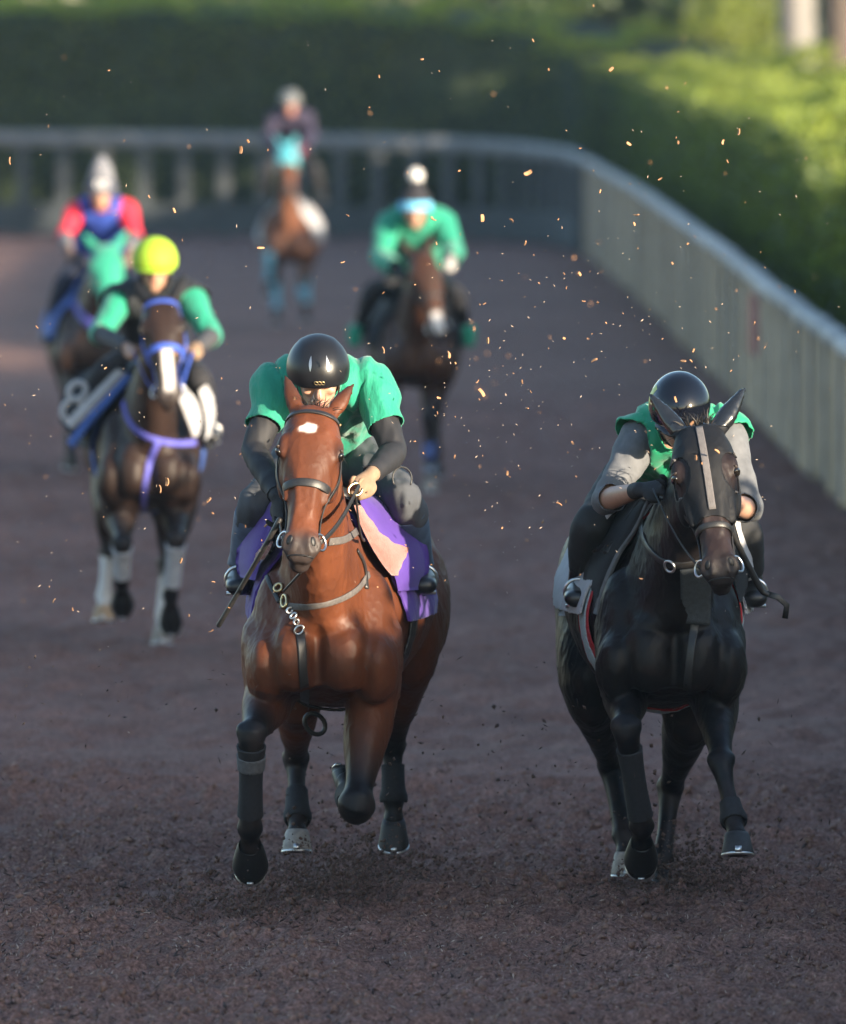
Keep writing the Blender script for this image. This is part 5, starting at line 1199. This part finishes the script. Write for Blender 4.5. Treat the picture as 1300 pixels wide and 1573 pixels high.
# ---- rider in the bobble hat
J5 = dict(hd=A(638, 322, 58.15), sh=[A(600, 342, 58.45), A(678, 340, 58.45)], el=[A(584, 396, 58.2), A(698, 384, 58.25)], wr=[A(616, 418, 57.8), A(690, 404, 57.85)], pv=A(640, 432, 58.98),
          hip=[A(620, 436, 58.92), A(662, 436, 58.92)], kn=[A(574, 446, 58.45), A(700, 450, 58.45)], an=[A(552, 498, 58.75), A(712, 500, 58.75)], toe=[A(545, 516, 58.5), A(720, 516, 58.5)])
r5 = rider('rider in a teal jacket and a black bobble hat with a pale blue band', J5, (0, -.97, -.2), .015)
wear(r5, 'jacket', teal, torso=(.12, 3), arm=(-1, 1.75), neck=.5, off=.030, nz=.014)
wear(r5, 'breeches', mat('black_breeches2', (.014, .014, .018), .8), torso=(-1, .24), leg=(-1, 1.75), off=.014, nz=.006)
for k in (0, 1): wear(r5, 'boot', bootm, leg=(1.6, 4), off=.013, only=k, nz=0)
mb = MB()
for k in (0, 1): tube(mb, [Vector(J5['an'][k]), Vector(J5['toe'][k])], [(.055, .06), (.05, .04)], per=3)
for k in (0, 1):
    mb = MB(); tube(mb, [Vector(J5['toe'][k]) + V(0, -.03, .05), Vector(J5['toe'][k]) + V(0, -.03, -.05)], [(.055, .05), (.05, .05)], per=3); obj('stirrup_cover', mb, teal, H5['root'])
wear(r5, 'glove', mat('white_glove', (.36, .35, .34), .8), arm=(1.7, 4), off=.006, only=1, nz=0, thick=.002); wear(r5, 'glove', gloveb, arm=(1.7, 4), off=.006, only=0, nz=0, thick=.002)
he = helmet(r5, mat('black_hat', (.018, .018, .024), .9), ax=(.118, .136, .135), name='bobble_hat', peak=False)
mb = MB(); rows = [[r5['hpt'](th, a, 1.05) for a in np.linspace(0, 2 * math.pi, 30, endpoint=False)] for th in (76, 80, 100, 104)]; mb.grid(rows, cap=False); obj('hat_band', mb, mat('pale_blue_knit', (.13, .42, .66), .9, .2, 40), he)
mb = MB(); tube(mb, [r5['hpt'](3, 0) - r5['up'] * .04, r5['hpt'](3, 0) + r5['up'] * .03], [.075, .05], per=3); obj('hat_top', mb, mat('black_hat', (.02, .02, .02)), he)
pb = MB(); c = r5['hpt'](3, 0) + r5['up'] * .085
for k in range(500):
    d = Vector((random.gauss(0, 1), random.gauss(0, 1), random.gauss(0, 1))).normalized(); sd = d.orthogonal().normalized() * .006; b = len(pb.v); pb.v += [c + d * .02 - sd, c + d * .02 + sd, c + d * random.uniform(.055, .066)]; pb.f.append((b, b + 1, b + 2))
blob(pb, c, (.05, .05, .05)); obj('bobble', pb, mat('white_wool', (.6, .6, .6), .9), he)

# ---- last rider
J6 = dict(hd=A(446, 158, 92.2), sh=[A(423, 180, 92.42), A(470, 180, 92.42)], el=[A(412, 208, 92.3), A(480, 206, 92.3)], wr=[A(426, 232, 91.85), A(462, 232, 91.85)], pv=A(448, 238, 92.95),
          hip=[A(437, 241, 92.9), A(460, 241, 92.9)], kn=[A(412, 258, 92.45), A(484, 258, 92.45)], an=[A(402, 300, 92.7), A(494, 300, 92.7)], toe=[A(400, 310, 92.5), A(496, 310, 92.5)])
r6 = rider('rider in a dark purple jacket and grey helmet, farthest back near the rail', J6, (0, -.98, -.15), .02, skin=np.array((.48, .22, .17)))
wear(r6, 'jacket', mat('dark_purple_jacket', (.022, .017, .042), .8), torso=(.3, 3), arm=(-1, 1.85), neck=.4, off=.022, nz=.01)
wear(r6, 'scarf', mat('pale_pink_bib', (.36, .27, .32), .8), torso=(-1, .34), off=.03, nz=.008)
wear(r6, 'breeches', mat('black_breeches2', (.014, .014, .018), .8), leg=(-1, 1.75), off=.016, nz=.006)
for k in (0, 1): wear(r6, 'boot', bootm, leg=(1.6, 4), off=.013, only=k, nz=0); wear(r6, 'glove', mat('maroon_glove', (.16, .03, .06), .8), arm=(1.8, 4), off=.006, only=k, nz=0, thick=.002)
helmet(r6, mat('grey_helmet', (.11, .12, .13), .5), ax=(.12, .138, .125))

# ================================================================== FLYING WOOD CHIPS
chipm = mat('wood_chip', (.38, .20, .10), .8, .35, 60)
protos = []
for k in range(8):
    L, wd, bend = random.uniform(.5, 1.0), random.uniform(.18, .5), random.uniform(-1.6, 1.6); mb = MB(); rows = []
    for t in np.linspace(-.5, .5, 5):
        a = bend * t; x, z = (math.sin(a) / bend * 1 if abs(bend) > .1 else t) * L, (1 - math.cos(a)) / (abs(bend) + .2) * L
        ww = wd * (1 - .5 * abs(t)) * random.uniform(.8, 1.1); rows.append([V(x, -ww / 2, z), V(x, ww / 2, z + .03), V(x, ww / 2, z + .12), V(x, -ww / 2, z + .10)])
    mb.grid(rows); me = to_mesh('wood_chip', mb.v, mb.f, False); me.materials.append(chipm); protos.append(me)
rc = random.Random(11)
def chip_px():
    r_ = rc.random()
    if r_ < .24: return rc.gauss(740, 130), rc.gauss(640, 130)
    if r_ < .44: return rc.gauss(950, 150), rc.gauss(520, 170)
    if r_ < .85: return rc.uniform(0, 1300), rc.uniform(60, 950)
    return rc.gauss(300, 130), rc.gauss(800, 170)
big = [(860, 773, .030), (1065, 538, .024), (1160, 497, .022), (975, 344, .020), (82, 922, .020), (328, 893, .022), (637, 678, .018), (705, 262, .024), (738, 468, .022), (843, 107, .018), (1110, 218, .022), (880, 680, .022), (1058, 375, .022), (770, 430, .022), (912, 262, .012), (700, 640, .018)]
for k in range(290):
    if k < len(big): x, y, s = big[k]; d = rc.uniform(28.9, 30)
    else:
        x, y = chip_px()
        s = .007 + rc.expovariate(1 / .010); s = min(s * (1.5 if rc.random() < .15 else 1.0), .036)
        d = rc.gauss(29.6, .8) if rc.random() < .72 else rc.uniform(33, 44)
        if d > 32: s = rc.uniform(.014, .026)
        if x > 1295 or x < 2 or y > 1030 or y < 5: x, y = rc.uniform(620, 900), rc.uniform(300, 900)
    o = bpy.data.objects.new('wood_chip', protos[k % 8]); COL.objects.link(o)
    o.location = A(x, y, d); o.rotation_euler = (rc.uniform(0, 6.3), rc.uniform(0, 6.3), rc.uniform(0, 6.3)); o.scale = (s, s, s)
    tag(o, 'small tan wood chip flying in the air above the dirt track', 'wood chip', 'wood chips flying over the track')
n = 420; pts = []
for k in range(n):
    x, y = chip_px(); pts.append(list(A(x, y, rc.gauss(29.6, .7))))
slivers('flying_specks', np.array(pts), RNG.uniform(.0012, .0032, n), mat('pale_speck', (.55, .42, .32), .8), RNG)
print('faces', sum(len(o.data.polygons) for o in S.objects if o.type == 'MESH'))
